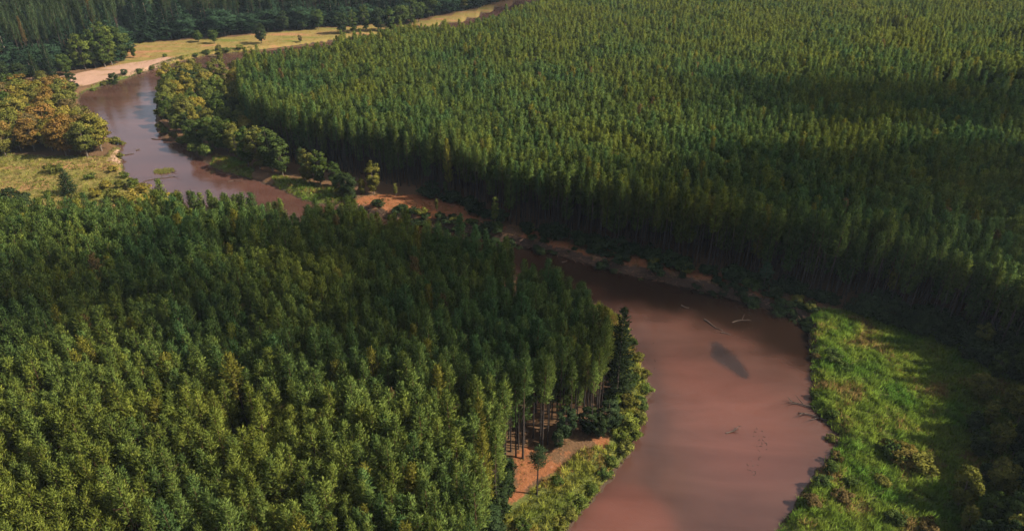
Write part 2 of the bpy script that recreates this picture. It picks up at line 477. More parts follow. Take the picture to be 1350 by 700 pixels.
def conifer_meshes(seed, Ht=22.0, R=3.4):
    """spruce-like: crown down to the ground, drooping tiers"""
    global rng
    keep = rng; rng = np.random.default_rng(300 + seed)
    C, D, L, Wd, V, ON = [], [], [], [], [], []
    z = 1.2
    while z < Ht - 0.1:
        t = (z - 1.2) / (Ht - 1.2)
        nb = 7 if t < 0.8 else 5
        a0 = rng.uniform(0, 6.28)
        for k in range(nb):
            a = a0 + 6.283 * k / nb + rng.normal(0, 0.2)
            r = (R * (1 - t) ** 0.8 * min(1, 0.75 + t) + 0.15) * rng.uniform(0.7, 1.15)
            bv = rng.uniform(0.2, 0.7)
            for s in np.linspace(0.2, 1.0, max(3, int(r / 0.34))):
                c = np.array([math.cos(a) * r * s, math.sin(a) * r * s, z - 0.28 * r * s + 0.18 * r * s * s])
                for _ in range(3):
                    C.append(c + rng.normal(0, 0.15, 3))
                    ON.append(np.array([math.cos(a), math.sin(a), 0.45 + t]) + rng.normal(0, 0.3, 3))
                    D.append(np.array([math.cos(a), math.sin(a), 0.05 + 0.8 * t]) + rng.normal(0, 0.5, 3))
                    L.append(rng.uniform(0.4, 0.8)); Wd.append(rng.uniform(0.08, 0.17)); V.append(np.clip(bv + rng.normal(0, .12), 0, 1))
        z += rng.uniform(0.55, 0.8)
    crown = foliage_mesh('conifer_crown', np.array(C), unit(np.array(D)), np.array(L) * 1.2, np.array(Wd) * 1.3, V, unit(np.array(ON)), M_NEEDLE)
    v, f = tube([(0, 0, -0.4), (0, 0, 2), (0.05, 0, Ht * 0.5), (0, 0, Ht - 0.3)], [0.32, 0.26, 0.15, 0.02], 7)
    trunk = mesh_np('conifer_trunk', v, f, M_BARK, smooth=True)
    rng = keep
    return trunk, crown

def leafy_meshes(seed, Ht=14.0, R=4.3, zb=1.0, lobes=64, per=110, leaf=0.52, trunk_r=0.26, stems=1):
    """broadleaf: lobes of leaf faces round limb ends, ragged outline with gaps"""
    global rng
    keep = rng; rng = np.random.default_rng(500 + seed)
    cz = (Ht + zb) / 2; hz = (Ht - zb) / 2
    lob = []
    while len(lob) < lobes:
        d = unit(rng.normal(size=3)); rr = rng.uniform(0.25, 1.0) ** 0.45
        squash = 1.0 if d[2] > 0 else 0.85
        p = d * rr * np.array([R, R, hz]) * squash
        p[0] *= 1 + 0.18 * math.sin(seed * 1.7 + 2 * math.atan2(d[1], d[0])); p[1] *= 1 + 0.15 * math.cos(seed + d[2] * 3)
        lob.append(p + np.array([0, 0, cz]))
    lob = np.array(lob)
    C, D, L, Wd, V, ON = [], [], [], [], [], []
    for p in lob:
        lr = rng.uniform(0.19, 0.38) * R
        po = unit((p - np.array([0, 0, cz - 0.25 * hz])) / np.array([R, R, hz]))
        lv = rng.uniform(0.15, 0.85)
        n = int(per * rng.uniform(0.6, 1.3))
        d = unit(rng.normal(size=(n, 3)))
        d[:, 2] = np.abs(d[:, 2]) * 1.1 - 0.35
        q = p + d * lr * rng.uniform(0.6, 1.1, (n, 1)) * np.array([1, 1, 0.75])
        C.append(q); ON.append(unit(0.6 * po + 0.9 * d + np.array([0, 0, 0.2]))); D.append(unit(d * 0.6 + rng.normal(0, 0.6, (n, 3)))); L.append(rng.uniform(0.7, 1.4, n) * leaf)
        Wd.append(rng.uniform(0.32, 0.52, n) * leaf); V.append(np.clip(lv + rng.normal(0, 0.13, n), 0, 1))
    C = np.vstack(C); D = np.vstack(D); L = np.concatenate(L); Wd = np.concatenate(Wd); V = np.concatenate(V)
    crown = foliage_mesh('leafy_crown', C, D, L, Wd, V, np.vstack(ON), M_LEAF)
    parts = []
    for s in range(stems):
        off = np.array([0, 0, 0]) if stems == 1 else np.array([rng.normal(0, .25), rng.normal(0, .25), 0])
        top = np.array([rng.normal(0, .3), rng.normal(0, .3), cz + 0.3 * hz]) + off * 3
        parts.append(tube([off + (0, 0, -0.4), off + (0, 0, zb * 0.6), (off + top) * 0.5, top], [trunk_r * 1.25, trunk_r, trunk_r * 0.7, trunk_r * 0.2], 6))
    for p in lob[:min(16, lobes)]:
        h0 = rng.uniform(max(0.3, zb * 0.7), cz)
        mid = np.array([p[0] * 0.4, p[1] * 0.4, h0 + (p[2] - h0) * 0.55])
        parts.append(tube([(0, 0, h0), mid, p], [trunk_r * 0.4, trunk_r * 0.25, trunk_r * 0.08], 4))
    v, f = join(parts)
    trunk = mesh_np('leafy_trunk', v, f, M_BARK, smooth=True)
    rng = keep
    return trunk, crown

PINES = [pine_meshes(i) for i in range(7)] + [pine_meshes(7 + i, True) for i in range(3)]
CONIFERS = [conifer_meshes(0), conifer_meshes(1, 22, 4.2)]
LEAFY = [leafy_meshes(i) for i in range(6)]
SLIM = [leafy_meshes(20 + i, Ht=13, R=1.6, zb=0.8, lobes=44, per=70, leaf=0.40, trunk_r=0.14) for i in range(2)]
TALLOVAL = [leafy_meshes(40 + i, Ht=16, R=3.1, zb=0.6, lobes=64, per=95, leaf=0.50, trunk_r=0.22) for i in range(3)]
SHRUBS = [leafy_meshes(60 + i, Ht=2.6, R=1.7, zb=0.15, lobes=24, per=70, leaf=0.32, trunk_r=0.05, stems=4) for i in range(4)]

# ------------------------------------------------------------------ things
def tag(o, label, cat, group=None):
    o['label'] = label
    o['category'] = cat
    if group:
        o['group'] = group

def tree_thing(name, meshes, x, y, scale, rot, tint, label, cat, group=None, parts=('trunk', 'crown'), z=None):
    r = bpy.data.objects.new(name, None)
    COL.objects.link(r)
    r.location = (x, y, gz1(x, y) if z is None else z)
    r.rotation_euler = (0, 0, rot)
    r.scale = scale if hasattr(scale, '__len__') else (scale, scale, scale)
    r.empty_display_size = 0.5
    tag(r, label, cat, group)
    for nm, me in zip(parts, meshes):
        c = bpy.data.objects.new(nm, me)
        COL.objects.link(c)
        c.parent = r
        if nm in ('crown', 'foliage'):
            c['tint'] = [float(t) for t in tint]
    return r

ORD = ['first', 'second', 'third', 'fourth', 'fifth', 'sixth', 'seventh', 'eighth', 'ninth', 'tenth', 'eleventh', 'twelfth',
       'thirteenth', 'fourteenth', 'fifteenth', 'sixteenth', 'seventeenth', 'eighteenth', 'nineteenth', 'twentieth']

def jitter_points(poly, spacing, inset=0.0, jit=0.33):
    poly = np.asarray(poly)
    x0, y0 = poly.min(0); x1, y1 = poly.max(0)
    rows = np.arange(y0, y1, spacing * 0.87)
    P = []
    for i, yy in enumerate(rows):
        xs = np.arange(x0 + (i % 2) * spacing * 0.5, x1, spacing)
        P.append(np.stack([xs, np.full_like(xs, yy)], 1))
    P = np.vstack(P)
    P = P + rng.uniform(-jit, jit, P.shape) * spacing
    return P[sdf(poly, P[:, 0], P[:, 1]) > inset]

def in_view(P, z, mx=70, right=90, my_top=-60, my_bot=110):
    zc = P[:, 1] * CP + (H - z) * SP
    ok = zc > 5
    zc = np.maximum(zc, 5)
    px = 675 + FPX * P[:, 0] / zc
    py = 350 + FPX * ((H - z) * CP - P[:, 1] * SP) / zc
    return ok & (px > -mx) & (px < 1350 + right + 0 * px) & (py > my_top) & (py < 700 + my_bot), px, py, zc

# --- pines everywhere
PINE_A = np.array([0.098, 0.119, 0.021]); PINE_B = np.array([0.046, 0.090, 0.030]); PINE_Y = np.array([0.115, 0.115, 0.020]); PINE_BR = np.array([0.09, 0.065, 0.026])

def pine_tints(P):
    n = len(P)
    stand = 0.34 * sstep(112, 84, P[:, 1]) * sstep(20, -20, P[:, 0]) + 0.35 * sstep(300, 400, P[:, 1])      # sunlit warmth painted into the needle tint, lower left and far back
    m = np.clip(0.42 + stand + 0.40 * wob(P[:, 0], P[:, 1], 55.0, 2) + rng.normal(0, 0.18, n), 0, 1)[:, None]
    t = PINE_B * (1 - m) + PINE_A * m
    y = (rng.random(n) < 0.025)[:, None]; b = (rng.random(n) < 0.003)[:, None]
    t = np.where(y, PINE_Y, t); t = np.where(b, PINE_BR, t)
    return t * rng.uniform(0.8, 1.22, (n, 1))

pines = []
for poly, sp, inset in ((NEAR_FOREST, 2.4, 1.2), (FAR_FOREST_RIGHT, 2.5, 0.7)):
    P = jitter_points(poly, sp, inset)
    ok, _, _, _ = in_view(P, 14, right=170)
    P = P[ok]
    gap = wob(P[:, 0], P[:, 1], 26.0, 11)
    P = P[~((gap > 0.93) & (rng.random(len(P)) < 0.75))]          # small natural gaps in the stand
    P = P[rng.random(len(P)) > 0.05]
    pines.append(P)
mix_d = sdf(MIXED_EDGE, pines[1][:, 0], pines[1][:, 1])
pines[1] = pines[1][mix_d < 0]
P = np.vstack(pines)
for gp in ([(1165, 110), (1230, 106), (1350, 120), (1420, 130), (1420, 150), (1300, 142), (1200, 128)], [(1145, 48), (1175, 46), (1195, 54), (1160, 57)], [(1285, 58), (1360, 62), (1360, 90), (1330, 88), (1310, 70)]):
    gd = sdf([ground(a_, b_, 14.0) for a_, b_ in gp], P[:, 0], P[:, 1])
    P = P[(gd < 0) | (rng.random(len(P)) < 0.12)]
P = P[river_d(P[:, 0], P[:, 1]) > 2.5]
nP = len(P)
p_var = rng.integers(0, 7, nP)
rim = np.minimum(np.abs(sdf(NEAR_FOREST, P[:, 0], P[:, 1])), np.abs(sdf(FAR_FOREST_RIGHT, P[:, 0], P[:, 1])))
p_var = np.where((rim < 4.5) & (rng.random(nP) < 0.6), rng.integers(7, 10, nP), p_var)
p_rot = rng.uniform(0, 6.28, nP)
hz = np.clip(rng.normal(0.905, 0.058, nP) + 0.05 * wob(P[:, 0], P[:, 1], 40, 6), 0.72, 1.15)
wd = hz * rng.uniform(0.9, 1.25, nP)
p_scl = np.stack([wd, wd, hz], 1)
p_tint = pine_tints(P)
p_z = ground_z(P[:, 0], P[:, 1])
_, ppx, ppy, pzc = in_view(P, 18)
vis = (ppx > 4) & (ppx < 1346) & (ppy > 0) & (ppy < 690)
order = np.argsort(np.where(vis, pzc, 1e9))[:300]
is_thing = np.zeros(nP, bool); is_thing[order] = True
track_d = line_dist(TRACK, P[:, 0], P[:, 1])
for i in order:
    if track_d[i] < 9:
        lab = 'tall dark pine with a bare trunk edging the sandy clearing'
        g = 'pines edging the sandy clearing'
    elif ppx[i] > 1150:
        lab = 'tall dark pine in the shaded forest right of the bright meadow'; g = 'pines right of the meadow'
    elif ppx[i] > 480:
        lab = 'tall green pine packed in the near forest left of the sandy clearing'; g = 'pines of the near forest beside the clearing'
    else:
        lab = 'tall yellow-green sunlit pine packed in the near forest at lower left'; g = 'sunlit pines in the lower left'
    tree_thing('pine_tree', PINES[p_var[i]], P[i, 0], P[i, 1], p_scl[i], p_rot[i], p_tint[i], lab, 'pine tree', g, z=p_z[i])

def scatter(name, P, z, rot, scl, var, tint, variants, label, cat):
    """one forest mass: points that carry whole trees"""
    n = len(P)
    me = bpy.data.meshes.new(name)
    me.vertices.add(n)
    me.vertices.foreach_set('co', np.column_stack([P, z]).astype(np.float32).ravel())
    for nm, typ, dat, key in (('rot', 'FLOAT_VECTOR', np.column_stack([np.zeros(n), np.zeros(n), rot]), 'vector'), ('scl', 'FLOAT_VECTOR', scl, 'vector'),
                              ('tint', 'FLOAT_COLOR', np.column_stack([tint, np.ones(n)]), 'color')):
        a = me.attributes.new(nm, typ, 'POINT'); a.data.foreach_set(key, np.asarray(dat, np.float32).ravel())
    a = me.attributes.new('var', 'INT', 'POINT'); a.data.foreach_set('value', np.asarray(var, np.int32))
    o = link(name, me)
    o['kind'] = 'stuff'; tag(o, label, cat)
    ng = bpy.data.node_groups.new(name + '_nodes', 'GeometryNodeTree')
    ng.interface.new_socket('Geometry', in_out='INPUT', socket_type='NodeSocketGeometry')
    ng.interface.new_socket('Geometry', in_out='OUTPUT', socket_type='NodeSocketGeometry')
    gi = ng.nodes.new('NodeGroupInput'); go = ng.nodes.new('NodeGroupOutput')
    iop = ng.nodes.new('GeometryNodeInstanceOnPoints')
    allv = ng.nodes.new('GeometryNodeJoinGeometry')
    for objs in variants:
        j = ng.nodes.new('GeometryNodeJoinGeometry')
        for ob in objs:
            oi = ng.nodes.new('GeometryNodeObjectInfo')
            oi.inputs['Object'].default_value = ob
            oi.transform_space = 'ORIGINAL'
            ng.links.new(oi.outputs['Geometry'], j.inputs[0])
        g2 = ng.nodes.new('GeometryNodeGeometryToInstance')
        ng.links.new(j.outputs[0], g2.inputs[0]); ng.links.new(g2.outputs[0], allv.inputs[0])
    def na(nm, typ):
        nd = ng.nodes.new('GeometryNodeInputNamedAttribute'); nd.data_type = typ
        nd.inputs['Name'].default_value = nm
        return nd.outputs['Attribute']
    ng.links.new(gi.outputs[0], iop.inputs['Points']); ng.links.new(allv.outputs[0], iop.inputs['Instance'])
    iop.inputs['Pick Instance'].default_value = True
    ng.links.new(na('var', 'INT'), iop.inputs['Instance Index'])
    ng.links.new(na('rot', 'FLOAT_VECTOR'), iop.inputs['Rotation'])
    ng.links.new(na('scl', 'FLOAT_VECTOR'), iop.inputs['Scale'])
    ng.links.new(iop.outputs[0], go.inputs[0])
    md = o.modifiers.new('trees', 'NODES'); md.node_group = ng
    return o

def first_users(meshes):
    """objects already standing in the scene that use these meshes (trunk, crown)"""
    out = []
    for tr, cr in meshes:
        out.append([next(o for o in COL.objects if o.data is tr), next(o for o in COL.objects if o.data is cr)])
    return out

rest = ~is_thing
scatter('pine_forest', P[rest], p_z[rest], p_rot[rest], p_scl[rest], p_var[rest], p_tint[rest], first_users(PINES),
        'dense pine forest covering both sides of the brown river', 'pine forest')

# --- broadleaf trees, one by one
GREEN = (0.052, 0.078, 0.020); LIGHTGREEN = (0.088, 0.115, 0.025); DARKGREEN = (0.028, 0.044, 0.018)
GOLD = (0.18, 0.155, 0.030); ORANGE = (0.17, 0.11, 0.030); RUST = (0.12, 0.07, 0.027); OLIVE = (0.105, 0.108, 0.025); BROWNGREEN = (0.105, 0.082, 0.032)
CNAME = {GREEN: 'mid green', LIGHTGREEN: 'light green', DARKGREEN: 'dark green', GOLD: 'golden yellow', ORANGE: 'orange', RUST: 'rusty brown', OLIVE: 'olive green', BROWNGREEN: 'brownish green'}

def vary(c, s=0.14):
    k = rng.uniform(1 - s, 1 + s)
    return [max(0.01, c[0] * k * rng.uniform(0.94, 1.06)), max(0.01, c[1] * k), max(0.01, c[2] * k * rng.uniform(0.9, 1.1))]

class Batch:
    """collects trees of one place, then names each by colour and its order from the left"""
    def __init__(self, place, cat, group):
        self.place, self.cat, self.group, self.items = place, cat, group, []
    def add(self, name, meshes, x, y, scale, col, word='', kind='leafy tree'):
        self.items.append((name, meshes, x, y, scale, col, word, kind))
    def build(self):
        by = {}
        for it in self.items:
            by.setdefault((it[5], it[6], it[7]), []).append(it)
        for (col, word, kind), L in by.items():
            L.sort(key=lambda it: it[2] / (it[3] + 1))
            for k, (name, meshes, x, y, scale, c, w, kd) in enumerate(L):
                head = (w + ' ' if w else '') + CNAME[c] + ' ' + kd
                if len(L) == 1:
                    lab = head + ' ' + self.place
                elif k == len(L) - 1:
                    lab = 'rightmost ' + head + ' ' + self.place
                elif k == 0:
                    lab = 'leftmost ' + head + ' ' + self.place
                else:
                    lab = (ORD[k] if k < 20 else 'far') + ' from left, ' + head + ' ' + self.place
                parts = ('stems', 'foliage') if 'shrub' in name else ('trunk', 'crown')
                tree_thing(name, meshes, x, y, scale, rng.uniform(0, 6.28), vary(c), lab, self.cat, self.group, parts)

def at(px, py, z=1.5):
    return ground(px, py, z)

# autumn wood on the left bank
ab = Batch('in the autumn wood by the left meadow', 'tree', 'autumn trees on the left bank')
AP = jitter_points(AUTUMN, 6.6, 0.3, 0.3)
okv, apx, apy, _ = in_view(AP, 8, 45, 60)
AP = AP[okv]
AP = AP[river_d(AP[:, 0], AP[:, 1]) > 5.5]
for i, (x, y) in enumerate(AP):
    if river_d(np.array([x]), np.array([y]))[0] < 2:
        continue
    col = random.choices([ORANGE, GOLD, OLIVE, GREEN, RUST, BROWNGREEN], [3, 7, 6, 3, 1, 2])[0]
    s = rng.uniform(0.75, 1.2)
    ab.add('broadleaf_tree', LEAFY[rng.integers(0, 6)], x, y, (s * 1.05, s * 1.05, s), col)
ab.build()

# mixed trees on the point of land across the river
mb = Batch('on the wooded river bend across the water', 'tree', 'mixed trees on the river bend')
MP = jitter_points(MIXED_EDGE, 7.0, 0.0, 0.3)
for x, y in MP:
    if river_d(np.array([x]), np.array([y]))[0] < 1.5:
        continue
    col = random.choices([LIGHTGREEN, OLIVE, GREEN, GOLD, DARKGREEN], [5, 4, 4, 1, 2])[0]
    s = rng.uniform(0.55, 1.0)
    mb.add('broadleaf_tree', (LEAFY + TALLOVAL)[rng.integers(0, 9)], x, y, (s, s, s * rng.uniform(1, 1.2)), col)
for k in range(46):                                             # front of the pine stand towards the bend, crowns among the pines
    px, py = rng.uniform(222, 330), rng.uniform(110, 150)
    x, y = at(px, py)
    if sdf(MIXED_EDGE, np.array([x]), np.array([y]))[0] > 0 or sdf(RIVER, np.array([x]), np.array([y]))[0] > -5:
        continue
    if k % 2 == 0:
        s = rng.uniform(0.8, 1.1)
        mb.add('broadleaf_tree', LEAFY[rng.integers(0, 6)], x, y, s, random.choice([LIGHTGREEN, OLIVE, GOLD, GREEN]))
mb.build()

# single trees along the far bank, front row before the dark pine wall: px of base, py of base, height m, mesh set, colour
fb = Batch('on the far bank before the dark pine wall', 'tree', 'trees along the far bank')
for px, py, h, kind, col in ((262, 194, 12, 'L', GREEN), (285, 196, 14, 'L', GREEN), (300, 200, 14, 'L', GREEN), (313, 208, 12, 'T', OLIVE), (328, 219, 16, 'T', GREEN), (343, 223, 17, 'T', OLIVE), (360, 227, 17.5, 'T', GREEN), (373, 231, 15, 'T', GREEN),
                             (384, 208, 8, 'S', OLIVE), (408, 241, 13, 'T', OLIVE), (423, 244, 13.5, 'T', GREEN), (443, 247, 10, 'T', GREEN), (459, 260, 9, 'L', DARKGREEN), (450, 256, 8, 'L', GREEN),
                             (352, 214, 14, 'L', DARKGREEN), (400, 230, 11, 'S', DARKGREEN), (478, 257, 6.5, 'T', OLIVE)):
    ms = {'L': LEAFY, 'T': TALLOVAL, 'S': SLIM}[kind]
    base = {'L': 14.0, 'T': 16.0, 'S': 13.0}[kind]
    s = h / base
    x, y = at(px, py)
    fb.add('broadleaf_tree', ms[rng.integers(0, len(ms))], x, y, (s * 1.1, s * 1.1, s), col)
fb.build()

def single(name, meshes, px, py, h, base, col, label, cat, wide=1.0, parts=('trunk', 'crown'), group=None):
    x, y = at(px, py)
    s = h / base
    return tree_thing(name, meshes, x, y, (s * wide, s * wide, s), rng.uniform(0, 6.28), vary(col, 0.05), label, cat, group, parts)

single('broadleaf_tree', TALLOVAL[1], 493, 256, 13, 16, OLIVE, 'yellow-green leafy tree at the left end of the sandy bank, before the dark pines', 'tree')
single('broadleaf_tree', SLIM[0], 522, 260, 5.5, 13, OLIVE, 'tiny slim green tree on the orange sandy bank', 'tree')
single('broadleaf_tree', SLIM[1], 576, 280, 5.2, 13, OLIVE, 'small slim olive tree in the middle of the orange sandy bank', 'tree')
single('poplar_tree', SLIM[0], 653, 302, 11.5, 13, LIGHTGREEN, 'slender pale green poplar alone on the sandy bank before the pine wall', 'poplar tree', 0.75)
single('broadleaf_tree', SLIM[1], 588, 258, 6, 13, GREEN, 'small green sapling half hidden under the dark pine wall', 'tree')
single('young_pine', PINES[2], 1005, 385, 9, 24, (0.045, 0.085, 0.045), 'bushy bluish young pine on the dark bank near the meadow corner', 'pine tree', 3.0)
single('conifer_tree', CONIFERS[0], 812, 524, 23, 22, DARKGREEN, 'dark pointed conifer at the forest corner next to the river', 'conifer tree')
single('young_pine', PINES[4], 708, 651, 11.5, 24, DARKGREEN, 'small dark pine with a thin trunk standing beside the sandy track', 'pine tree', 2.2)
single('conifer_tree', CONIFERS[1], 92, 256, 9.5, 22, DARKGREEN, 'lone dark bushy conifer in the sunny left meadow', 'conifer tree', 1.9)
single('conifer_tree', CONIFERS[0], 133, 178, 10, 22, OLIVE, 'slim conifer standing out against the water at the edge of the autumn wood', 'conifer tree', 0.8)
single('broadleaf_tree', TALLOVAL[0], 98, 124, 12.5, 16, DARKGREEN, 'dark round tree by the pale sand at the river corner', 'tree', 1.2)
single('broadleaf_tree', LEAFY[2], 62, 128, 13, 14, OLIVE, 'pale olive tree behind the autumn wood near the sandy road', 'tree')
single('broadleaf_tree', LEAFY[3], 80, 132, 10, 14, DARKGREEN, 'dark low tree between the olive tree and the river corner', 'tree')
single('shrub', LEAFY[1], 150, 108, 7.5, 14, DARKGREEN, 'dark round bush on the green strip below the pale sand', 'bush', 1.0, ('stems', 'foliage'))
single('shrub', SHRUBS[1], 164, 99, 3, 2.6, DARKGREEN, 'small dark bush right of the round bush by the pale sand', 'bush', 1.0, ('stems', 'foliage'))
single('shrub', LEAFY[4], 177, 77, 7, 14, GREEN, 'single green bush at the corner of the far wood beside the yellow field', 'bush', 0.75, ('stems', 'foliage'))
single('broadleaf_tree', LEAFY[5], 345, 58, 13, 14, DARKGREEN, 'dark round tree alone in the orange field across the river', 'tree', 1.0)
single('broadleaf_tree', LEAFY[0], 396, 56, 5.5, 14, BROWNGREEN, 'small lone tree right of the dark round tree in the field', 'tree', 0.8)
single('shrub', LEAFY[2], 262, 56, 7.5, 14, GREEN, 'left of the two big bushes on the field edge by the far wood', 'bush', 1.3, ('stems', 'foliage'))
single('shrub', LEAFY[3], 283, 58, 9, 14, GREEN, 'right of the two big bushes on the field edge by the far wood', 'bush', 1.2, ('stems', 'foliage'))
single('broadleaf_tree', TALLOVAL[2], 290, 72, 9, 16, DARKGREEN, 'narrow dark tree on the field-side riverbank below the two bushes', 'tree', 1.0)
single('broadleaf_tree', SLIM[1], 292, 88, 15, 13, OLIVE, 'tall narrow tree rising above the river bend beside the far water', 'tree', 1.2)
single('broadleaf_tree', SLIM[0], 330, 92, 12, 13, GOLD, 'yellowish narrow tree on the near bank opposite the orange field', 'tree', 1.0)
# right-hand shaded side
single('broadleaf_tree', LEAFY[1], 1262, 668, 9.5, 14, OLIVE, 'feathery yellow-green tree half lit in the shade right of the meadow', 'tree', 0.75)
single('shrub', SHRUBS[0], 1190, 606, 3.0, 2.6, (0.10, 0.088, 0.022), 'rounded golden bush in the middle of the bright meadow', 'bush', 1.7, ('stems', 'foliage'))
single('broadleaf_tree', LEAFY[3], 1290, 525, 6.5, 14, OLIVE, 'rounded olive tree catching light at the shaded end of the meadow', 'tree', 1.3)
single('broadleaf_tree', TALLOVAL[1], 1290, 462, 8, 16, OLIVE, 'pale leafy tree in the dark wood above the meadow', 'tree', 1.2)
single('broadleaf_tree', SLIM[0], 1278, 420, 9, 13, OLIVE, 'slim pale tree in the dark wood, highest above the meadow', 'tree', 1.2)

rw = Batch('in the dark wood at the lower right corner', 'tree', 'young trees in the lower right')
for px, py, h, kind in ((1340, 560, 11, 'L'), (1310, 600, 9, 'T'), (1345, 640, 12, 'T'), (1325, 640, 8, 'S'), (1300, 690, 8, 'T'), (1325, 705, 10, 'T'), (1355, 700, 12, 'L'), (1280, 735, 9, 'T'),
                        (1310, 745, 11, 'T'), (1345, 760, 13, 'L'), (1250, 750, 7, 'T'), (1368, 600, 13, 'L'), (1385, 660, 12, 'L'), (1375, 530, 13, 'T'), (1345, 500, 10, 'L'), (1320, 540, 7, 'S'), (1395, 740, 12, 'L'), (1300, 560, 7, 'T'), (1285, 600, 6, 'L'), (1315, 650, 8, 'L'), (1290, 640, 6, 'T'), (1270, 700, 6, 'T'), (1335, 600, 9, 'T'), (1310, 500, 8, 'T'), (1330, 470, 9, 'L'), (1280, 570, 5, 'L'), (1345, 690, 9, 'T')):
    ms = {'L': LEAFY, 'T': TALLOVAL, 'S': SLIM}[kind]
    base = {'L': 14.0, 'T': 16.0, 'S': 13.0}[kind]
    x, y = at(px, py)
    rw.add('broadleaf_tree', ms[rng.integers(0, len(ms))], x, y, h / base, random.choice([GREEN, OLIVE, DARKGREEN, DARKGREEN]))
rw.build()

# trees at the left end of the near forest and by the left meadow
lm = Batch('at the meadow edge of the near forest', 'tree', 'trees between meadow and near forest')
for px, py, h, kind, col in ((8, 300, 12, 'L', DARKGREEN), (32, 302, 14, 'L', DARKGREEN), (52, 310, 10, 'L', GREEN), (80, 316, 9, 'L', OLIVE), (-20, 300, 13, 'L', GREEN), (225, 306, 12, 'T', GOLD), (205, 300, 10, 'L', OLIVE),
                             (180, 300, 9, 'L', LIGHTGREEN), (250, 318, 12, 'T', OLIVE), (150, 308, 8, 'L', OLIVE), (330, 338, 16, 'T', GOLD), (118, 316, 10, 'L', GREEN)):
    ms = {'L': LEAFY, 'T': TALLOVAL, 'S': SLIM}[kind]
    base = {'L': 14.0, 'T': 16.0, 'S': 13.0}[kind]
    x, y = at(px, py)
    lm.add('broadleaf_tree', ms[rng.integers(0, len(ms))], x, y, h / base, col)
lm.build()

# near edge of the far-left wood, tree by tree
fl = Batch('along the front of the far dark wood', 'tree', 'front trees of the far wood')
for px, py, h, kind, col in ((8, 112, 13, 'L', DARKGREEN), (30, 110, 12, 'L', DARKGREEN), (50, 106, 16, 'C', DARKGREEN), (70, 102, 20, 'C', DARKGREEN), (88, 99, 12, 'L', GREEN), (100, 93, 12, 'L', DARKGREEN),
                             (113, 92, 20, 'L', LIGHTGREEN), (126, 90, 22, 'T', GREEN), (139, 89, 24, 'T', GREEN), (148, 86, 25, 'T', LIGHTGREEN), (160, 80, 20, 'L', GREEN), (36, 96, 24, 'C', DARKGREEN), (15, 100, 22, 'C', DARKGREEN),
                             (452, 45, 15, 'L', DARKGREEN), (466, 44, 16, 'T', GREEN), (482, 42, 18, 'T', GREEN), (500, 41, 16, 'L', DARKGREEN), (515, 40, 18, 'T', GREEN), (530, 36, 17, 'L', GREEN), (543, 33, 22, 'T', GREEN),
                             (552, 30, 17, 'L', GREEN), (566, 24, 20, 'L', GREEN), (578, 20, 21, 'L', OLIVE), (594, 17, 18, 'L', GREEN), (610, 15, 15, 'L', OLIVE), (400, 40, 15, 'L', DARKGREEN), (420, 39, 14, 'L', GREEN), (375, 42, 14, 'L', DARKGREEN)):
    ms = {'L': LEAFY, 'T': TALLOVAL, 'S': SLIM, 'C': CONIFERS}[kind]
    base = {'L': 14.0, 'T': 16.0, 'S': 13.0, 'C': 22.0}[kind]
    x, y = at(px, py)
    fl.add('conifer_tree' if kind == 'C' else 'broadleaf_tree', ms[rng.integers(0, len(ms))], x, y, h / base, col, '', 'conifer' if kind == 'C' else 'leafy tree')
fl.build()

# the far wood behind them
FPts = jitter_points(FAR_LEFT, 4.4, 3.0)
okv, _, _, _ = in_view(FPts, 14, 60, 60, -70, 60)
FPts = FPts[okv]
nF = len(FPts)
fv = rng.integers(0, 14, nF)
fs = np.clip(rng.normal(1.0, 0.12, nF), 0.7, 1.3)
variants = first_users(PINES[:7]) + first_users(CONIFERS) + first_users(LEAFY)[:5]
fh = np.where(fv >= 9, fs * 1.35, fs)
fw = np.where(fv < 7, fs * 2.0, np.where(fv >= 9, fs * 1.05, fs))
ft = np.where((fv >= 9)[:, None], np.array(DARKGREEN) * 1.3, np.array([0.024, 0.048, 0.026])) * rng.uniform(0.75, 1.25, (nF, 1))
auts = rng.random(nF) < 0.008
ft = np.where(auts[:, None], np.array([0.11, 0.08, 0.03]), ft)
scatter('far_forest', FPts, ground_z(FPts[:, 0], FPts[:, 1]), rng.uniform(0, 6.28, nF), np.stack([fw, fw, fh], 1), fv, ft, variants,
        'dark distant wood beyond the field at the top left', 'forest')

# ------------------------------------------------------------------ shrubs on the banks
def shrub_line(place, group, spots, cols):
    b = Batch(place, 'bush', group)
    for px, py, h, wide in spots:
        x, y = at(px, py, 1.0)
        s = h / 2.6
        b.add('shrub', SHRUBS[rng.integers(0, 4)], x, y, (s * wide, s * wide, s), random.choice(cols), '', 'bush')
    b.build()

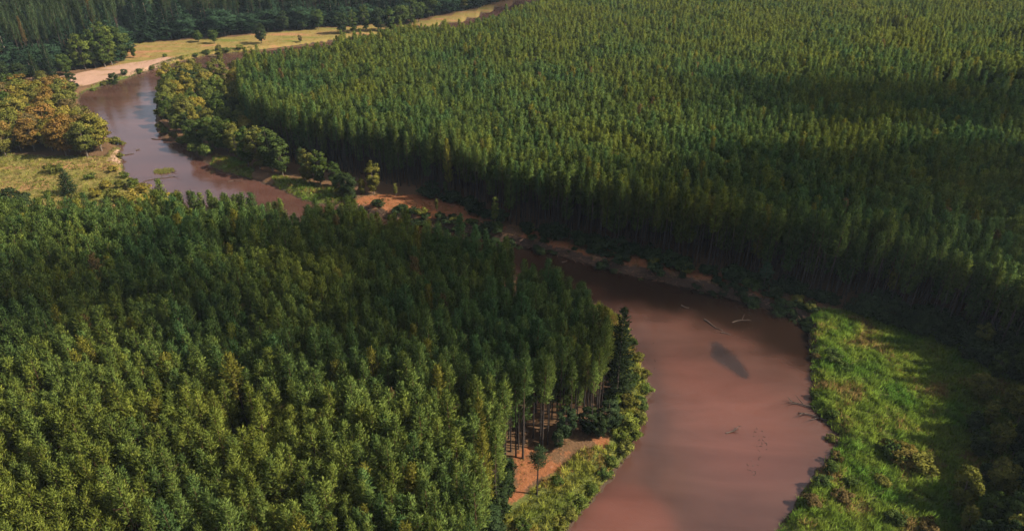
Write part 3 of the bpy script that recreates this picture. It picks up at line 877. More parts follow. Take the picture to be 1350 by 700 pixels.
shrub_line('on the sunny bank left of the far river', 'bushes on the left bank',
           [(158, 206, 2.2, 1), (166, 236, 2.5, 1), (150, 228, 2.4, 1.2), (160, 250, 3, 1), (176, 250, 3.2, 1.1), (190, 256, 3.5, 1), (206, 264, 3.2, 1.2), (140, 250, 3, 1.1), (150, 268, 4, 1), (170, 268, 4, 1.1),
            (120, 238, 2.2, 1.2), (73, 230, 3.4, 1.3), (128, 262, 3.2, 1), (216, 272, 4, 1), (190, 276, 4.5, 1.1), (100, 270, 3.2, 1.2), (66, 262, 2.2, 1)], [LIGHTGREEN, GOLD, OLIVE])
shrub_line('in the weedy bay jutting into the far river', 'bushes in the weedy bay', [(152, 188, 3, 1.1), (160, 187, 2, 1.2)], [OLIVE, RUST])
shrub_line('on the tip of the river bend', 'bushes on the river bend tip',
           [(212, 170, 2.6, 1.2), (218, 176, 2.4, 1.2), (230, 183, 2.6, 1), (240, 188, 3, 1), (212, 156, 3.5, 1), (213, 140, 4, 1), (216, 128, 3.6, 1), (226, 150, 4, 1.2), (236, 166, 3.5, 1), (250, 190, 4, 1), (262, 200, 4.5, 1.1), (272, 206, 5, 1), (236, 152, 2.6, 1.2)],
           [LIGHTGREEN, OLIVE, GOLD, GREEN])
shrub_line('along the far bank below the pine wall', 'low bushes on the far bank',
           [(452, 262, 3, 1.2), (462, 268, 3, 1), (500, 276, 2.4, 1.3), (530, 282, 1.8, 1.3), (556, 287, 2, 1.4), (580, 292, 2, 1.2), (600, 296, 1.8, 1.3), (622, 300, 2, 1.3), (640, 306, 2.2, 1.2), (656, 308, 2.4, 1.2),
            (700, 308, 2.2, 1), (860, 352, 2.4, 1.2), (895, 358, 3.2, 1), (905, 362, 2.5, 1.2), (880, 356, 1.8, 1), (1020, 394, 2.8, 1.2), (990, 386, 3, 1.1), (1050, 404, 2.5, 1), (1066, 412, 2.5, 1)], [DARKGREEN, OLIVE, GREEN])
us = []
for (ax, ay), (bx, by) in zip(EDGE_BASE[4:-4], EDGE_BASE[5:-3]):
    for k in range(int((bx - ax) / 9)):
        t = rng.random(); us.append((ax + t * (bx - ax), ay + t * (by - ay) + rng.uniform(-4, 5), rng.uniform(1.8, 4.5), rng.uniform(0.9, 1.3)))
us_mass, us = us, []
fbl = np.array(EAST[13:28], float)
for k in range(150):
    u = rng.uniform(0, len(fbl) - 1.001); i = int(u); p_ = fbl[i] + (fbl[i + 1] - fbl[i]) * (u - i)
    us.append((p_[0] + rng.uniform(-3, 3), p_[1] - rng.uniform(1, 15), rng.uniform(0.5, 1.9), rng.uniform(1.0, 1.9)))
for k in range(70):
    t = rng.random(); us_mass.append((1150 + 190 * t + rng.uniform(-10, 30), 412 + 62 * t + rng.uniform(-12, 14) + 60 * max(0, t - 0.6) , rng.uniform(1.5, 4.5), rng.uniform(0.9, 1.4)))
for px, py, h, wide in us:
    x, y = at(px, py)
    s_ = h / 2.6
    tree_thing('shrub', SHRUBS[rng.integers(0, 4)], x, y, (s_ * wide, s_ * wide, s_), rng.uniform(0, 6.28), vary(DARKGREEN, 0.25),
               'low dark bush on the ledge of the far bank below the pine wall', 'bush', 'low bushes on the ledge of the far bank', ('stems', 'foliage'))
for px, py, h in ((735, 591, 5), (790, 577, 6), (745, 578, 8), (802, 568, 8), (775, 572, 7), (655, 690, 8), (661, 664, 9), (646, 716, 9), (652, 740, 9), (668, 640, 7)):
    x, y = at(px, py)
    s_ = h / 16
    tree_thing('broadleaf_tree', TALLOVAL[rng.integers(0, 3)], x, y, (s_ * 1.3, s_ * 1.3, s_), rng.uniform(0, 6.28), vary(DARKGREEN, 0.2),
               'low dark young tree under the pines along the sandy track', 'tree', 'young trees behind the track')
shrub_line('on the near bank between the track and the water', 'bushes on the near bank',
           [(834, 452, 1.73, 1.25), (840, 474, 1.87, 1.25), (846, 496, 2.02, 1.25), (850, 514, 2.02, 1.25), (844, 534, 2.16, 1.38), (844, 552, 2.02, 1.25), (834, 572, 2.30, 1.25), (824, 592, 2.16, 1.25), (814, 556, 2.45, 1.25), (826, 536, 2.59, 1.25), (830, 510, 2.45, 1.25), (824, 486, 2.30, 1.25),
            (818, 462, 2.16, 1.25), (806, 610, 1.73, 1.25), (796, 626, 1.58, 1.25), (780, 646, 1.58, 1.25), (766, 662, 1.58, 1.38), (752, 678, 1.73, 1.25), (738, 694, 1.73, 1.25), (720, 712, 1.87, 1.25), (826, 560, 2.16, 1.25), (816, 578, 1.87, 1.25), (736, 640, 1.30, 1.25), (808, 500, 2.45, 1.25), (806, 530, 2.59, 1.25),
            (690, 700, 1.73, 1.25), (812, 440, 1.73, 1.25)], [LIGHTGREEN, OLIVE, LIGHTGREEN, GREEN])
shrub_line('scattered over the bright meadow', 'bushes in the meadow',
           [(1100, 478, 1.7, 1.5), (1112, 490, 1.5, 1.5), (1096, 470, 1.4, 1.4), (1096, 548, 1.4, 1.4), (1160, 640, 1.5, 1.5), (1085, 640, 1.6, 1.5), (1070, 665, 1.7, 1.4), (1110, 660, 1.6, 1.5), (1120, 640, 1.4, 1.5), (1095, 622, 1.6, 1.4),
            (1220, 700, 2.0, 1.3), (1180, 690, 1.6, 1.5), (1208, 618, 3.0, 1.3), (1176, 604, 2.6, 1.4), (1074, 440, 1.4, 1), (1076, 470, 1.3, 1), (1074, 520, 1.5, 1), (1098, 575, 1.6, 1), (1104, 606, 1.7, 1)], [OLIVE, BROWNGREEN, GREEN])
shrub_line('on the green strip along the far water', 'bushes on the far green strip',
           [(122, 117, 2, 1.4), (136, 111, 1.8, 1.3), (184, 95, 2.4, 1.3), (200, 90, 2, 1.4), (218, 85, 2, 1.3), (240, 78, 2, 1.3), (258, 74, 2.2, 1.4), (272, 71, 2.6, 1.3), (300, 68, 2.4, 1.5), (316, 66, 2.4, 1.5), (218, 77, 2, 1.2)], [LIGHTGREEN, OLIVE, GREEN])

# the dark thicket under the far pine wall reads as one mass
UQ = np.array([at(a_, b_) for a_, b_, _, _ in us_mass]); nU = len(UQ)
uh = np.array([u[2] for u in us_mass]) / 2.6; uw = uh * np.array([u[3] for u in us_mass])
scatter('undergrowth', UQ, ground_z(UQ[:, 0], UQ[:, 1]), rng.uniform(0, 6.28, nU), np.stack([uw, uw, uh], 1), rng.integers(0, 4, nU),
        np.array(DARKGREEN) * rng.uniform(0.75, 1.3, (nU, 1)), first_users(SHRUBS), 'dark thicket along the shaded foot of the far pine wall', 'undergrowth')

# ------------------------------------------------------------------ grass (one mass)
def grass_points(poly, dens, minw=0.2):
    poly = np.asarray(poly)
    x0, y0 = poly.min(0); x1, y1 = poly.max(0)
    n = int((x1 - x0) * (y1 - y0) * dens)
    Q = np.stack([rng.uniform(x0, x1, n), rng.uniform(y0, y1, n)], 1)
    Q = Q[sdf(poly, Q[:, 0], Q[:, 1]) > -0.6]
    ok, _, _, _ = in_view(Q, 1, 40, 60, -20, 90)
    Q = Q[ok]
    return Q[river_d(Q[:, 0], Q[:, 1]) > minw]

def grass_mesh(sets):
    VV, CC, NN = [], [], []
    for Q, hgt, spread, blades, c1, c2, c3, lump in sets:
        n = len(Q)
        d = river_d(Q[:, 0], Q[:, 1])
        z = ground_z(Q[:, 0], Q[:, 1], d)
        w1 = np.clip(0.5 + 0.5 * wob(Q[:, 0], Q[:, 1], lump, 4), 0, 1)
        e = 0.4
        gxl = hgt * (wob(Q[:, 0] + e, Q[:, 1], lump, 4) - wob(Q[:, 0], Q[:, 1], lump, 4)) / e; gyl = hgt * (wob(Q[:, 0], Q[:, 1] + e, lump, 4) - wob(Q[:, 0], Q[:, 1], lump, 4)) / e
        w2 = np.clip(0.5 + 0.6 * wob(Q[:, 0], Q[:, 1], lump * 4.5, 13), 0, 1)
        h = hgt * (0.35 + 1.0 * w1) * rng.uniform(0.7, 1.3, n)
        col = np.array(c1) * (1 - w2)[:, None] + np.array(c2) * w2[:, None]
        br = (w2 + rng.normal(0, 0.15, n) > 0.9)[:, None]
        col = np.where(br, np.array(c3), col) * rng.uniform(0.75, 1.25, (n, 1))
        for _ in range(blades):
            a = rng.uniform(0, 6.28, n); r = rng.uniform(0, 1, n) * spread
            bx, by = Q[:, 0] + np.cos(a) * r, Q[:, 1] + np.sin(a) * r
            lean = rng.uniform(0.15, 0.75, n) * h; la = a + rng.normal(0, 0.8, n)
            wdt = rng.uniform(0.03, 0.075, n) * (1 + 0.35 * hgt)
            pa = rng.uniform(0, 6.28, n)
            hb = h * rng.uniform(0.6, 1.15, n)
            v0 = np.stack([bx - np.cos(pa) * wdt, by - np.sin(pa) * wdt, z - 0.05], 1)
            v1 = np.stack([bx + np.cos(pa) * wdt, by + np.sin(pa) * wdt, z - 0.05], 1)
            v2 = np.stack([bx + np.cos(la) * lean, by + np.sin(la) * lean, z + hb], 1)
            VV.append(np.stack([v0, v1, v2], 1).reshape(-1, 3))
            gn = np.cross(v1 - v0, v2 - v0)
            sw = (gn[:, 2] < 0)[:, None]
            v0, v1 = np.where(sw, v1, v0), np.where(sw, v0, v1)
            VV[-1] = np.stack([v0, v1, v2], 1).reshape(-1, 3)
            NN.append(np.repeat(unit(np.stack([np.cos(la) * 0.45 - gxl, np.sin(la) * 0.45 - gyl, np.ones(n)], 1)), 3, 0))
            c = col * rng.uniform(0.85, 1.15, (n, 1))
            CC.append(np.repeat(np.column_stack([c, np.ones(n)]), 3, 0))
    v = np.vstack(VV); c = np.vstack(CC)
    f = np.arange(len(v)).reshape(-1, 3)
    me = mesh_np('grass', v, f, M_GRASS, {'blade': ('FLOAT_COLOR', c)})
    me.normals_split_custom_set_from_vertices(np.vstack(NN).tolist())
    return me

gA, gB, gBrown = (0.070, 0.150, 0.022), (0.165, 0.200, 0.030), (0.19, 0.13, 0.05)
yA, yB = (0.15, 0.18, 0.034), (0.27, 0.245, 0.055)
sets = [(grass_points(MEADOW, 5.5), 1.05, 0.5, 9, gA, gB, gBrown, 3.2),
        (grass_points(NEAR_STRIP, 5.0), 0.85, 0.5, 8, (0.125, 0.165, 0.028), (0.25, 0.23, 0.04), (0.24, 0.15, 0.05), 2.6),
        (grass_points(WEST_MEADOW, 1.6), 0.75, 0.6, 6, yA, yB, (0.24, 0.16, 0.07), 5.0),
        (grass_points(NORTH_STRIP, 2.0), 1.0, 0.7, 6, (0.09, 0.13, 0.03), yA, yB, 6.0),
        (grass_points(FIELD, 0.35), 0.5, 0.8, 4, (0.24, 0.19, 0.06), (0.20, 0.16, 0.05), (0.27, 0.16, 0.07), 9.0),
        (grass_points(GREEN_PATCH[0], 3.0), 0.9, 0.5, 8, gA, gB, gBrown, 3.0),
        (grass_points(GREEN_PATCH[1], 2.5), 0.9, 0.5, 8, gA, gB, gBrown, 3.0),
        (grass_points(SAND_BANK, 0.9), 0.5, 0.5, 6, (0.20, 0.13, 0.05), (0.13, 0.11, 0.04), (0.10, 0.10, 0.03), 2.2),
        (grass_points(CLEARING, 1.5), 0.45, 0.5, 6, (0.20, 0.12, 0.05), (0.14, 0.12, 0.04), (0.22, 0.13, 0.06), 2.2)]
td = line_dist(TRACK, sets[1][0][:, 0], sets[1][0][:, 1]); sets[1] = (sets[1][0][td > 1.4],) + sets[1][1:]
td = line_dist(TRACK, sets[8][0][:, 0], sets[8][0][:, 1]); sets[8] = (sets[8][0][td > 1.3],) + sets[8][1:]
go_ = link('meadow_grass', grass_mesh(sets))
go_['kind'] = 'stuff'; tag(go_, 'tall green and yellow grass on the meadows and river banks', 'grass')

# ------------------------------------------------------------------ ground and river
def axis(fine0, fine1, step, ends, grow=1.22):
    a = list(np.arange(fine0, fine1 + 1e-6, step))
    s = step; x = a[-1]
    while x < ends[1]:
        s *= grow; x += s; a.append(x)
    s = step; x = a[0]; b = []
    while x > ends[0]:
        s *= grow; x -= s; b.append(x)
    return np.array(b[::-1] + a)

gx = axis(-270, 130, 0.9, (-4000, 4000)); gy = axis(58, 470, 0.9, (-600, 5000))
X, Y = np.meshgrid(gx, gy)
xs, ys = X.ravel(), Y.ravel()
dr = river_d(xs, ys)
zs = ground_z(xs, ys, dr)
inside = lambda poly: np.clip(0.5 + sdf(poly, xs, ys) / 3.0, 0, 1)
grassy = np.maximum.reduce([inside(MEADOW), inside(NEAR_STRIP), inside(WEST_MEADOW), inside(NORTH_STRIP)] + [inside(g) for g in GREEN_PATCH])
dry = np.maximum(inside(FIELD), 0.55 * inside(WEST_MEADOW))
orange = np.maximum.reduce([inside(SAND_BANK), inside(CLEARING), inside(SAND_POINT)])
sand = np.maximum.reduce([inside(SAND_NORTH), 0.8 * inside(SAND_WEST), np.clip(1.35 - line_dist(SAND_ROAD, xs, ys) / 4.0, 0, 1), 0.30 * np.clip(1.6 - line_dist(TRACK, xs, ys) / 0.8, 0, 1)])
mud_shade = np.clip(1.1 - dr / 0.9, 0, 1)
fbm = np.clip(1.5 - line_dist(FARBANK, xs, ys) / 6.0, 0, 1)
mud_shade = np.maximum(mud_shade, fbm * np.clip(1.6 - dr / 1.5 + 0.5 * wob(xs, ys, 4.0, 7), 0, 1))  # far bank's shaded face painted dark, on top of the waterline mud
orange = orange * np.where(xs > -12, np.clip(0.5 + 0.7 * wob(xs, ys, 9.0, 10), 0, 1), 1.0)  # dim broken sunlight on the far bank put into the colour as patches
idx = np.arange(len(xs)).reshape(X.shape)
faces = np.stack([idx[:-1, :-1], idx[:-1, 1:], idx[1:, 1:], idx[1:, :-1]], -1).reshape(-1, 4)
g = link('ground', mesh_np('ground', np.column_stack([xs, ys, zs]), faces, ground_mat(),
                           {'grassy': ('FLOAT', grassy), 'dry': ('FLOAT', dry), 'orange': ('FLOAT', orange), 'sand': ('FLOAT', sand), 'mud_shade': ('FLOAT', mud_shade)}, smooth=True))
g['kind'] = 'structure'; tag(g, 'forest floor, meadows and sandy banks', 'ground')

wx = np.concatenate([np.arange(-300, 0, 2.0), np.arange(0, 110, 0.8), np.arange(110, 260, 2.0)]); wy = np.concatenate([np.arange(40, 86, 2.0), np.arange(86, 170, 0.8), np.arange(170, 760, 2.0)])
X, Y = np.meshgrid(wx, wy); xs, ys = X.ravel(), Y.ravel()
DEEP1 = smooth_ring(G([(938, 452), (948, 450), (965, 462), (982, 480), (989, 496), (982, 501), (966, 492), (948, 480), (936, 470)], 0.0), 3)
DEEP2 = smooth_ring(G([(838, 444), (852, 450), (872, 480), (884, 530), (886, 580), (880, 625), (868, 650), (850, 640), (838, 612), (826, 600), (846, 560), (852, 520), (846, 480)], 0.0), 3)
SILT1 = smooth_ring(G([(760, 690), (800, 645), (830, 638), (860, 648), (885, 672), (900, 720), (890, 800), (700, 800)], 0.0), 3)
SILT2 = smooth_ring(G([(880, 470), (930, 480), (1010, 500), (1060, 560), (1070, 600), (1010, 640), (930, 620), (890, 560)], 0.0), 3)
deep = np.maximum(0.88 * sstep(-0.5, 1.3, sdf(DEEP1, xs, ys) + 0.5 * wob(xs, ys, 6, 1)), 0.36 * sstep(-1.5, 4.5, sdf(DEEP2, xs, ys) + 1.2 * wob(xs, ys, 9, 1)))
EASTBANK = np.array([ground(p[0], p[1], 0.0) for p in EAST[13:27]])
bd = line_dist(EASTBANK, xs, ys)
clear = 0.95 * (1 - sstep(10.0, 23.0, bd + 2.0 * wob(xs, ys, 12, 8)))  # where the far bank's dark reflection and shade are painted on the water
silt = np.maximum(sstep(-1.5, 2.5, sdf(SILT1, xs, ys)), 0.8 * sstep(-6, 8, sdf(SILT2, xs, ys)))
idx = np.arange(len(xs)).reshape(X.shape)
faces = np.stack([idx[:-1, :-1], idx[:-1, 1:], idx[1:, 1:], idx[1:, :-1]], -1).reshape(-1, 4)
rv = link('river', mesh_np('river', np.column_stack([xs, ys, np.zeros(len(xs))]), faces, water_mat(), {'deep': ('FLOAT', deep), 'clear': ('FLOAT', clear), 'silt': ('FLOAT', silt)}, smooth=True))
rv['kind'] = 'structure'; tag(rv, 'brown muddy river winding through the forest', 'river')

# ------------------------------------------------------------------ logs, snags
def log_thing(name, px, py, length, ang, rad, mat, label, branches=3, lift=0.0, tilt=0.0, cat='log'):
    x, y = ground(px, py, 0.0)
    n = 7
    t = np.linspace(-0.5, 0.5, n)
    path = np.stack([t * length, 0.06 * length * np.sin(t * 5 + px), tilt * (t + 0.5) * length + 0 * t], 1)
    parts = [tube(path, np.linspace(rad, rad * 0.35, n), 7)]
    for k in range(branches):
        tt = rng.uniform(-0.1, 0.5); l = length * rng.uniform(0.18, 0.42); a = rng.choice([-1, 1]) * rng.uniform(0.5, 1.2)
        p0 = np.array([tt * length, 0.06 * length * math.sin(tt * 5 + px), tilt * (tt + 0.5) * length])
        p1 = p0 + np.array([math.cos(a) * l, math.sin(a) * l, l * rng.uniform(0.1, 0.7)])
        parts.append(tube([p0, (p0 + p1) / 2 + rng.normal(0, 0.05, 3), p1], [rad * 0.5, rad * 0.35, rad * 0.12], 5))
    v, f = join(parts)
    o = link(name, mesh_np(name, v, f, mat, smooth=True))
    o.location = (x, y, lift); o.rotation_euler = (0, 0, ang)
    tag(o, label, cat)
    return o

log_thing('snag', 966, 568, 3.4, 0.5, 0.16, M_DEAD, 'pale bare forked branch sticking out of the open river', 5, 0.05, 0.12, 'snag')
log_thing('snag', 976, 424, 4.5, 0.15, 0.15, M_DEAD, 'pale forked snag lying in the brown shallows below the far bank', 4, 0.05, 0.10, 'snag')
log_thing('sunken_log', 940, 429, 6.0, -0.9, 0.26, M_WETLOG, 'dark wet log lying slantwise in the river left of the snag', 1, 0.08, 0.0)
log_thing('sunken_log', 957, 440, 2.4, -0.4, 0.2, M_WETLOG, 'short dark log piece right below the slanting wet log', 0, 0.06, 0.0)
log_thing('sunken_log', 903, 405, 2.2, -0.6, 0.26, M_WETLOG, 'small dark stump end showing in the brown water upstream', 1, 0.08, 0.0)
log_thing('fallen_log', 1064, 535, 6.5, 2.95, 0.24, M_WETLOG, 'upper of two fallen trunks reaching from the meadow bank into the river', 4, 0.35, -0.01)
log_thing('fallen_log', 1078, 552, 8.0, 2.75, 0.26, M_WETLOG, 'lower, longer fallen trunk reaching from the meadow bank into the river', 3, 0.35, -0.01)
log_thing('fallen_log', 824, 594, 3.6, 0.45, 0.16, M_DEAD, 'bleached pale trunk lying on the near bank beside the water', 1, 0.5, 0.05)
log_thing('fallen_log', 213, 184, 9.0, -0.15, 0.3, M_WETLOG, 'long brown trunk floating off the tip of the river bend', 3, 0.1, 0.0)
log_thing('sunken_log', 170, 204, 3.6, 0.3, 0.3, M_WETLOG, 'dark wood lump in the water off the left sandy bank', 1, 0.1, 0.0)
log_thing('driftwood', 182, 198, 1.8, 0.6, 0.28, M_DEAD, 'small white piece of driftwood in the far river', 1, 0.15, 0.1, 'driftwood')
log_thing('fallen_log', 210, 236, 11.0, 0.55, 0.22, M_WETLOG, 'dark branchy trunk under water beside the weed islet', 5, 0.06, 0.0)
log_thing('snag', 310, 239, 5.0, 0.2, 0.18, M_DEAD, 'thin pale branch lying in the water off the far green bank', 2, 0.06, 0.0, 'snag')
log_thing('driftwood', 744, 346, 1.6, 0.3, 0.22, M_DEAD, 'tiny pale stick in the dark water under the far bank', 1, 0.1, 0.15, 'driftwood')

# roots, sticks and driftwood along the foot of the far bank, too many to count
def litter():
    line = np.array([ground(p[0], p[1], 0.4) for p in EAST[13:30]])
    parts = []
    seg = np.linalg.norm(np.diff(line, axis=0), axis=1); cum = np.concatenate([[0], np.cumsum(seg)])
    for _ in range(900):
        u = rng.uniform(0, cum[-1]); k = min(np.searchsorted(cum, u) - 1, len(seg) - 1); k = max(k, 0)
        p = line[k] + (line[k + 1] - line[k]) * ((u - cum[k]) / seg[k])
        x, y = p[0] + rng.normal(0, 0.6), p[1] + abs(rng.normal(1.8, 1.6))
        z = gz1(x, y) if _ % 3 == 0 else 0.05 + 1.5 * min(1, max(0, (y - p[1]) / 3.0))
        a = rng.uniform(0, 6.28); l = rng.uniform(0.5, 2.4); r = rng.uniform(0.04, 0.11)
        d = np.array([math.cos(a), math.sin(a), rng.uniform(-0.15, 0.35)]) * l
        q = np.array([x, y, z + 0.1])
        parts.append(tube([q, q + d * 0.5 + rng.normal(0, 0.08, 3), q + d], [r, r * 0.8, r * 0.3], 4))
    v, f = join(parts)
    o = link('bank_driftwood', mesh_np('bank_driftwood', v, f, M_LITTER))
    o['kind'] = 'stuff'; tag(o, 'roots and broken sticks littering the foot of the far bank', 'driftwood')
M_LITTER = bark_mat('weathered_sticks', (0.12, 0.072, 0.05), (0.16, 0.10, 0.072), 0, 2)
litter()

# small floating bits in the open water, too many to count
def specks():
    parts = []
    for cx, cy, n, sp in ((1003, 578, 26, 12), (992, 618, 12, 8), (985, 420, 8, 14), (855, 470, 18, 14), (300, 232, 6, 10)):
        for _ in range(n):
            x, y = ground(cx + rng.normal(0, sp * 0.5), cy + rng.normal(0, sp), 0.0)
            if river_d(np.array([x]), np.array([y]))[0] > -0.5:
                continue
            a = rng.uniform(0, 6.28); l = rng.uniform(0.15, 0.7); r = rng.uniform(0.03, 0.08)
            d = np.array([math.cos(a), math.sin(a), rng.uniform(-0.05, 0.2)]) * l
            q = np.array([x, y, 0.02])
            parts.append(tube([q, q + d * 0.5, q + d], [r, r * 0.8, r * 0.4], 4))
    v, f = join(parts)
    o = link('floating_debris', mesh_np('floating_debris', v, f, M_WETLOG))
    o['kind'] = 'stuff'; tag(o, 'tiny dark twigs and leaves drifting on the open river', 'debris')
specks()

# pale boulder at the bend
def boulder(px, py, r, label):
    x, y = ground(px, py, 0.4)
    th = np.linspace(0, np.pi, 10); ph = np.linspace(0, 2 * np.pi, 16, endpoint=False)
    T, F_ = np.meshgrid(th, ph, indexing='ij')
    v = np.stack([np.sin(T) * np.cos(F_), np.sin(T) * np.sin(F_), 0.8 * np.cos(T)], -1).reshape(-1, 3)
    k = 1 + 0.18 * np.sin(v[:, 0] * 4 + 1) * np.cos(v[:, 1] * 3.3) + 0.1 * np.sin(v[:, 2] * 6)
    v = v * k[:, None] * r
    f = []
    for i in range(9):
        for j in range(16):
            f.append((i * 16 + j, (i + 1) * 16 + j, (i + 1) * 16 + (j + 1) % 16, i * 16 + (j + 1) % 16))
    m = bark_mat('pale_stone', (0.30, 0.28, 0.26), (0.36, 0.34, 0.32), 0, 2)
    o = link('boulder', mesh_np('boulder', v, f, m, smooth=True))
    o.location = (x, y, 0.5)
    tag(o, label, 'boulder')
boulder(254, 192, 1.5, 'pale grey boulder at the foot of the dark trees on the river bend')

# weed islet in the river
def islet():
    x, y = ground(217, 226, 0.0)
    r = bpy.data.objects.new('weed_islet', None); COL.objects.link(r); r.location = (x, y, 0)
    tag(r, 'small yellow-green weed islet in the middle of the far river', 'islet')
    n = 90
    a = rng.uniform(0, 6.28, n); rr = np.sqrt(rng.random(n))
    q = np.stack([np.cos(a) * rr * 3.8, np.sin(a) * rr * 2.6], 1)
    VV, CC = [], []
    for _ in range(14):
        la = rng.uniform(0, 6.28, n); l = rng.uniform(0.4, 1.0, n)
        b = q + rng.normal(0, 0.3, (n, 2)); p = rng.uniform(0, 6.28, n)
        VV.append(np.stack([np.stack([b[:, 0] - .09 * np.cos(p), b[:, 1] - .09 * np.sin(p), np.full(n, -.05)], 1), np.stack([b[:, 0] + .09 * np.cos(p), b[:, 1] + .09 * np.sin(p), np.full(n, -.05)], 1),
                            np.stack([b[:, 0] + np.cos(la) * l * .5, b[:, 1] + np.sin(la) * l * .5, l], 1)], 1).reshape(-1, 3))
        c = np.array([0.15, 0.15, 0.04]) * rng.uniform(0.7, 1.3, (n, 1))
        CC.append(np.repeat(np.column_stack([c, np.ones(n)]), 3, 0))
    v = np.vstack(VV)
    link('weeds', mesh_np('weeds', v, np.arange(len(v)).reshape(-1, 3), M_GRASS, {'blade': ('FLOAT_COLOR', np.vstack(CC))}), r)
    v, f = tube([(3, -1, 0.1), (4.6, -1.6, 0.25), (6.0, -1.4, 0.9)], [0.16, 0.12, 0.04], 5)
    link('branch', mesh_np('branch', v, f, M_WETLOG, smooth=True), r)
islet()

# ------------------------------------------------------------------ clouds (far above, cast the drifting shadows), haze
SUN_EL, SUN_AZ = math.radians(41), math.radians(-8)      # azimuth measured from +X towards +Y
S = np.array([math.cos(SUN_EL) * math.cos(SUN_AZ), math.cos(SUN_EL) * math.sin(SUN_AZ), math.sin(SUN_EL)])

CLOUDS = [(-22, 134, 68, 42, 48, 1.0), (-100, 126, 60, 20, 24, 2.2),
          (-400, 540, 170, 130, 40, 0.4), (-150, 740, 300, 190, 40, 3.1),
          (165, 268, 125, 54, 28, 5.0), (124, 186, 120, 50, 36, 4.0), (182, 130, 54, 48, 46, 2.7)]
def cloud_mesh(specs, alt=420.0):
    VV, FF, o = [], [], 0
    for x, y, rx, ry, th, sq in specs:
        k = (alt - 20.0) / S[2]
        cx, cy = x + S[0] * k, y + S[1] * k
        tt = np.linspace(0, np.pi, 22); ph = np.linspace(0, 2 * np.pi, 44, endpoint=False)
        T, F_ = np.meshgrid(tt, ph, indexing='ij')
        v = np.stack([np.sin(T) * np.cos(F_), np.sin(T) * np.sin(F_), np.cos(T) ** 3], -1).reshape(-1, 3)
        kk = 1 + 0.16 * np.sin(v[:, 0] * 5 + sq) * np.cos(v[:, 1] * 4 + sq * 2) + 0.09 * np.sin(v[:, 0] * 9 + v[:, 1] * 11 + sq * 3) + 0.05 * np.sin(v[:, 2] * 9 + v[:, 0] * 13)
        v = v * kk[:, None] * np.array([rx, ry, th])
        VV.append(v + np.array([cx, cy, alt]))
        f = []
        for i in range(21):
            for j in range(44):
                f.append((i * 44 + j, (i + 1) * 44 + j, (i + 1) * 44 + (j + 1) % 44, i * 44 + (j + 1) % 44))
        FF.append(np.array(f) + o); o += len(v)
    m, nt, out = new_mat('cloud_vapour')
    pv = N(nt, 'ShaderNodeVolumePrincipled')
    pv.inputs['Color'].default_value = (0.95, 0.95, 0.96, 1); pv.inputs['Density'].default_value = 0.03
    nt.links.new(pv.outputs[0], out.inputs['Volume'])
    me = mesh_np('clouds', np.vstack(VV), np.vstack(FF), m)
    o_ = link('clouds', me)
    o_['kind'] = 'stuff'; tag(o_, 'soft drifting clouds high above the forest', 'clouds')
if CLOUDS:
    cloud_mesh(CLOUDS)

def haze_box(x0, x1, y0, y1, z0, z1, dens):
    v = np.array([(x, y, z) for z in (z0, z1) for y in (y0, y1) for x in (x0, x1)])
    f = np.array([(0, 2, 3, 1), (4, 5, 7, 6), (0, 1, 5, 4), (2, 6, 7, 3), (0, 4, 6, 2), (1, 3, 7, 5)])
    m, nt, out = new_mat('thin_haze')
    pv = N(nt, 'ShaderNodeVolumePrincipled')
    pv.inputs['Color'].default_value = (0.62, 0.80, 1.0, 1); pv.inputs['Density'].default_value = dens
    nt.links.new(pv.outputs[0], out.inputs['Volume'])
    o = link('haze', mesh_np('haze', v, f, m))
    o['kind'] = 'stuff'; tag(o, 'thin bluish morning haze over the whole forest', 'haze')
haze_box(-4100, 4100, -700, 5200, -2.4, 112, 0.00005)

# ------------------------------------------------------------------ camera, light, world
cam = bpy.data.cameras.new('camera'); co = bpy.data.objects.new('camera', cam); COL.objects.link(co)
co.location = (0, 0, H); co.rotation_euler = (math.radians(90) - PITCH, 0, 0)
cam.sensor_width = 36.0; cam.lens = 36.0 * FPX / 1350.0
cam.clip_start = 1.0; cam.clip_end = 12000.0
scene.camera = co

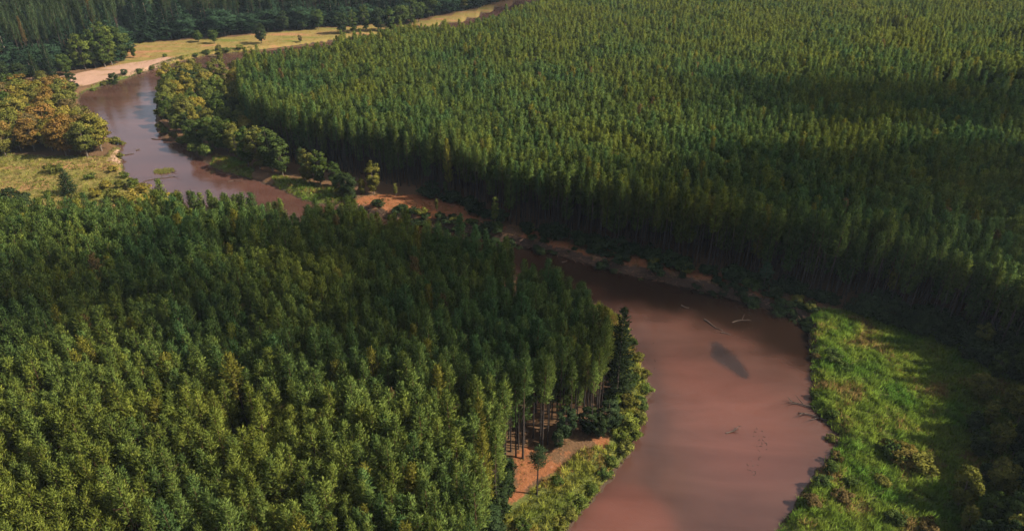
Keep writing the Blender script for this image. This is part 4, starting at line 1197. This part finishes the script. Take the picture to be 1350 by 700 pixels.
sl = bpy.data.lights.new('sun', 'SUN'); so = bpy.data.objects.new('sun', sl); COL.objects.link(so)
sl.energy = 5.0; sl.angle = math.radians(0.6); sl.color = (1.0, 0.88, 0.68)
from mathutils import Vector
so.rotation_euler = Vector((-S[0], -S[1], -S[2])).to_track_quat('-Z', 'Y').to_euler()
so.location = (400, 0, 400)

w = bpy.data.worlds.new('World'); scene.world = w; w.use_nodes = True
nt = w.node_tree
bg = nt.nodes['Background']
sky = nt.nodes.new('ShaderNodeTexSky'); sky.sky_type = 'NISHITA'; sky.sun_disc = False
sky.sun_elevation = SUN_EL; sky.sun_rotation = math.radians(90) - SUN_AZ
sky.air_density = 1.2; sky.dust_density = 4.0
tc = N(nt, 'ShaderNodeTexCoord')
mp = N(nt, 'ShaderNodeMapping'); mp.inputs['Scale'].default_value = (1.0, 1.0, 2.6)
nt.links.new(tc.outputs['Generated'], mp.inputs[0])
cn = N(nt, 'ShaderNodeTexNoise'); cn.inputs['Scale'].default_value = 2.2; cn.inputs['Detail'].default_value = 5
nt.links.new(mp.outputs[0], cn.inputs[0])
cr = N(nt, 'ShaderNodeMapRange', interpolation_type='SMOOTHSTEP'); cr.inputs[1].default_value = 0.28; cr.inputs[2].default_value = 0.56
nt.links.new(cn.outputs[0], cr.inputs[0])
skyc = mixc(nt, math_(nt, 'MULTIPLY', cr.outputs[0], 0.92), sky.outputs[0], (3.15, 3.2, 3.65))
nt.links.new(skyc, bg.inputs[0]); bg.inputs[1].default_value = 0.08

scene.view_settings.view_transform = 'Standard'
scene.view_settings.look = 'None'
scene.view_settings.exposure = 1.4
scene.view_settings.gamma = 1.0
cy = scene.cycles
cy.max_bounces = 5; cy.diffuse_bounces = 2; cy.glossy_bounces = 2; cy.transmission_bounces = 3; cy.volume_bounces = 0; cy.transparent_max_bounces = 8
cy.use_denoising = True; cy.denoiser = 'OPENIMAGEDENOISE'; cy.denoising_input_passes = 'RGB_ALBEDO_NORMAL'
cy.sample_clamp_indirect = 3.0
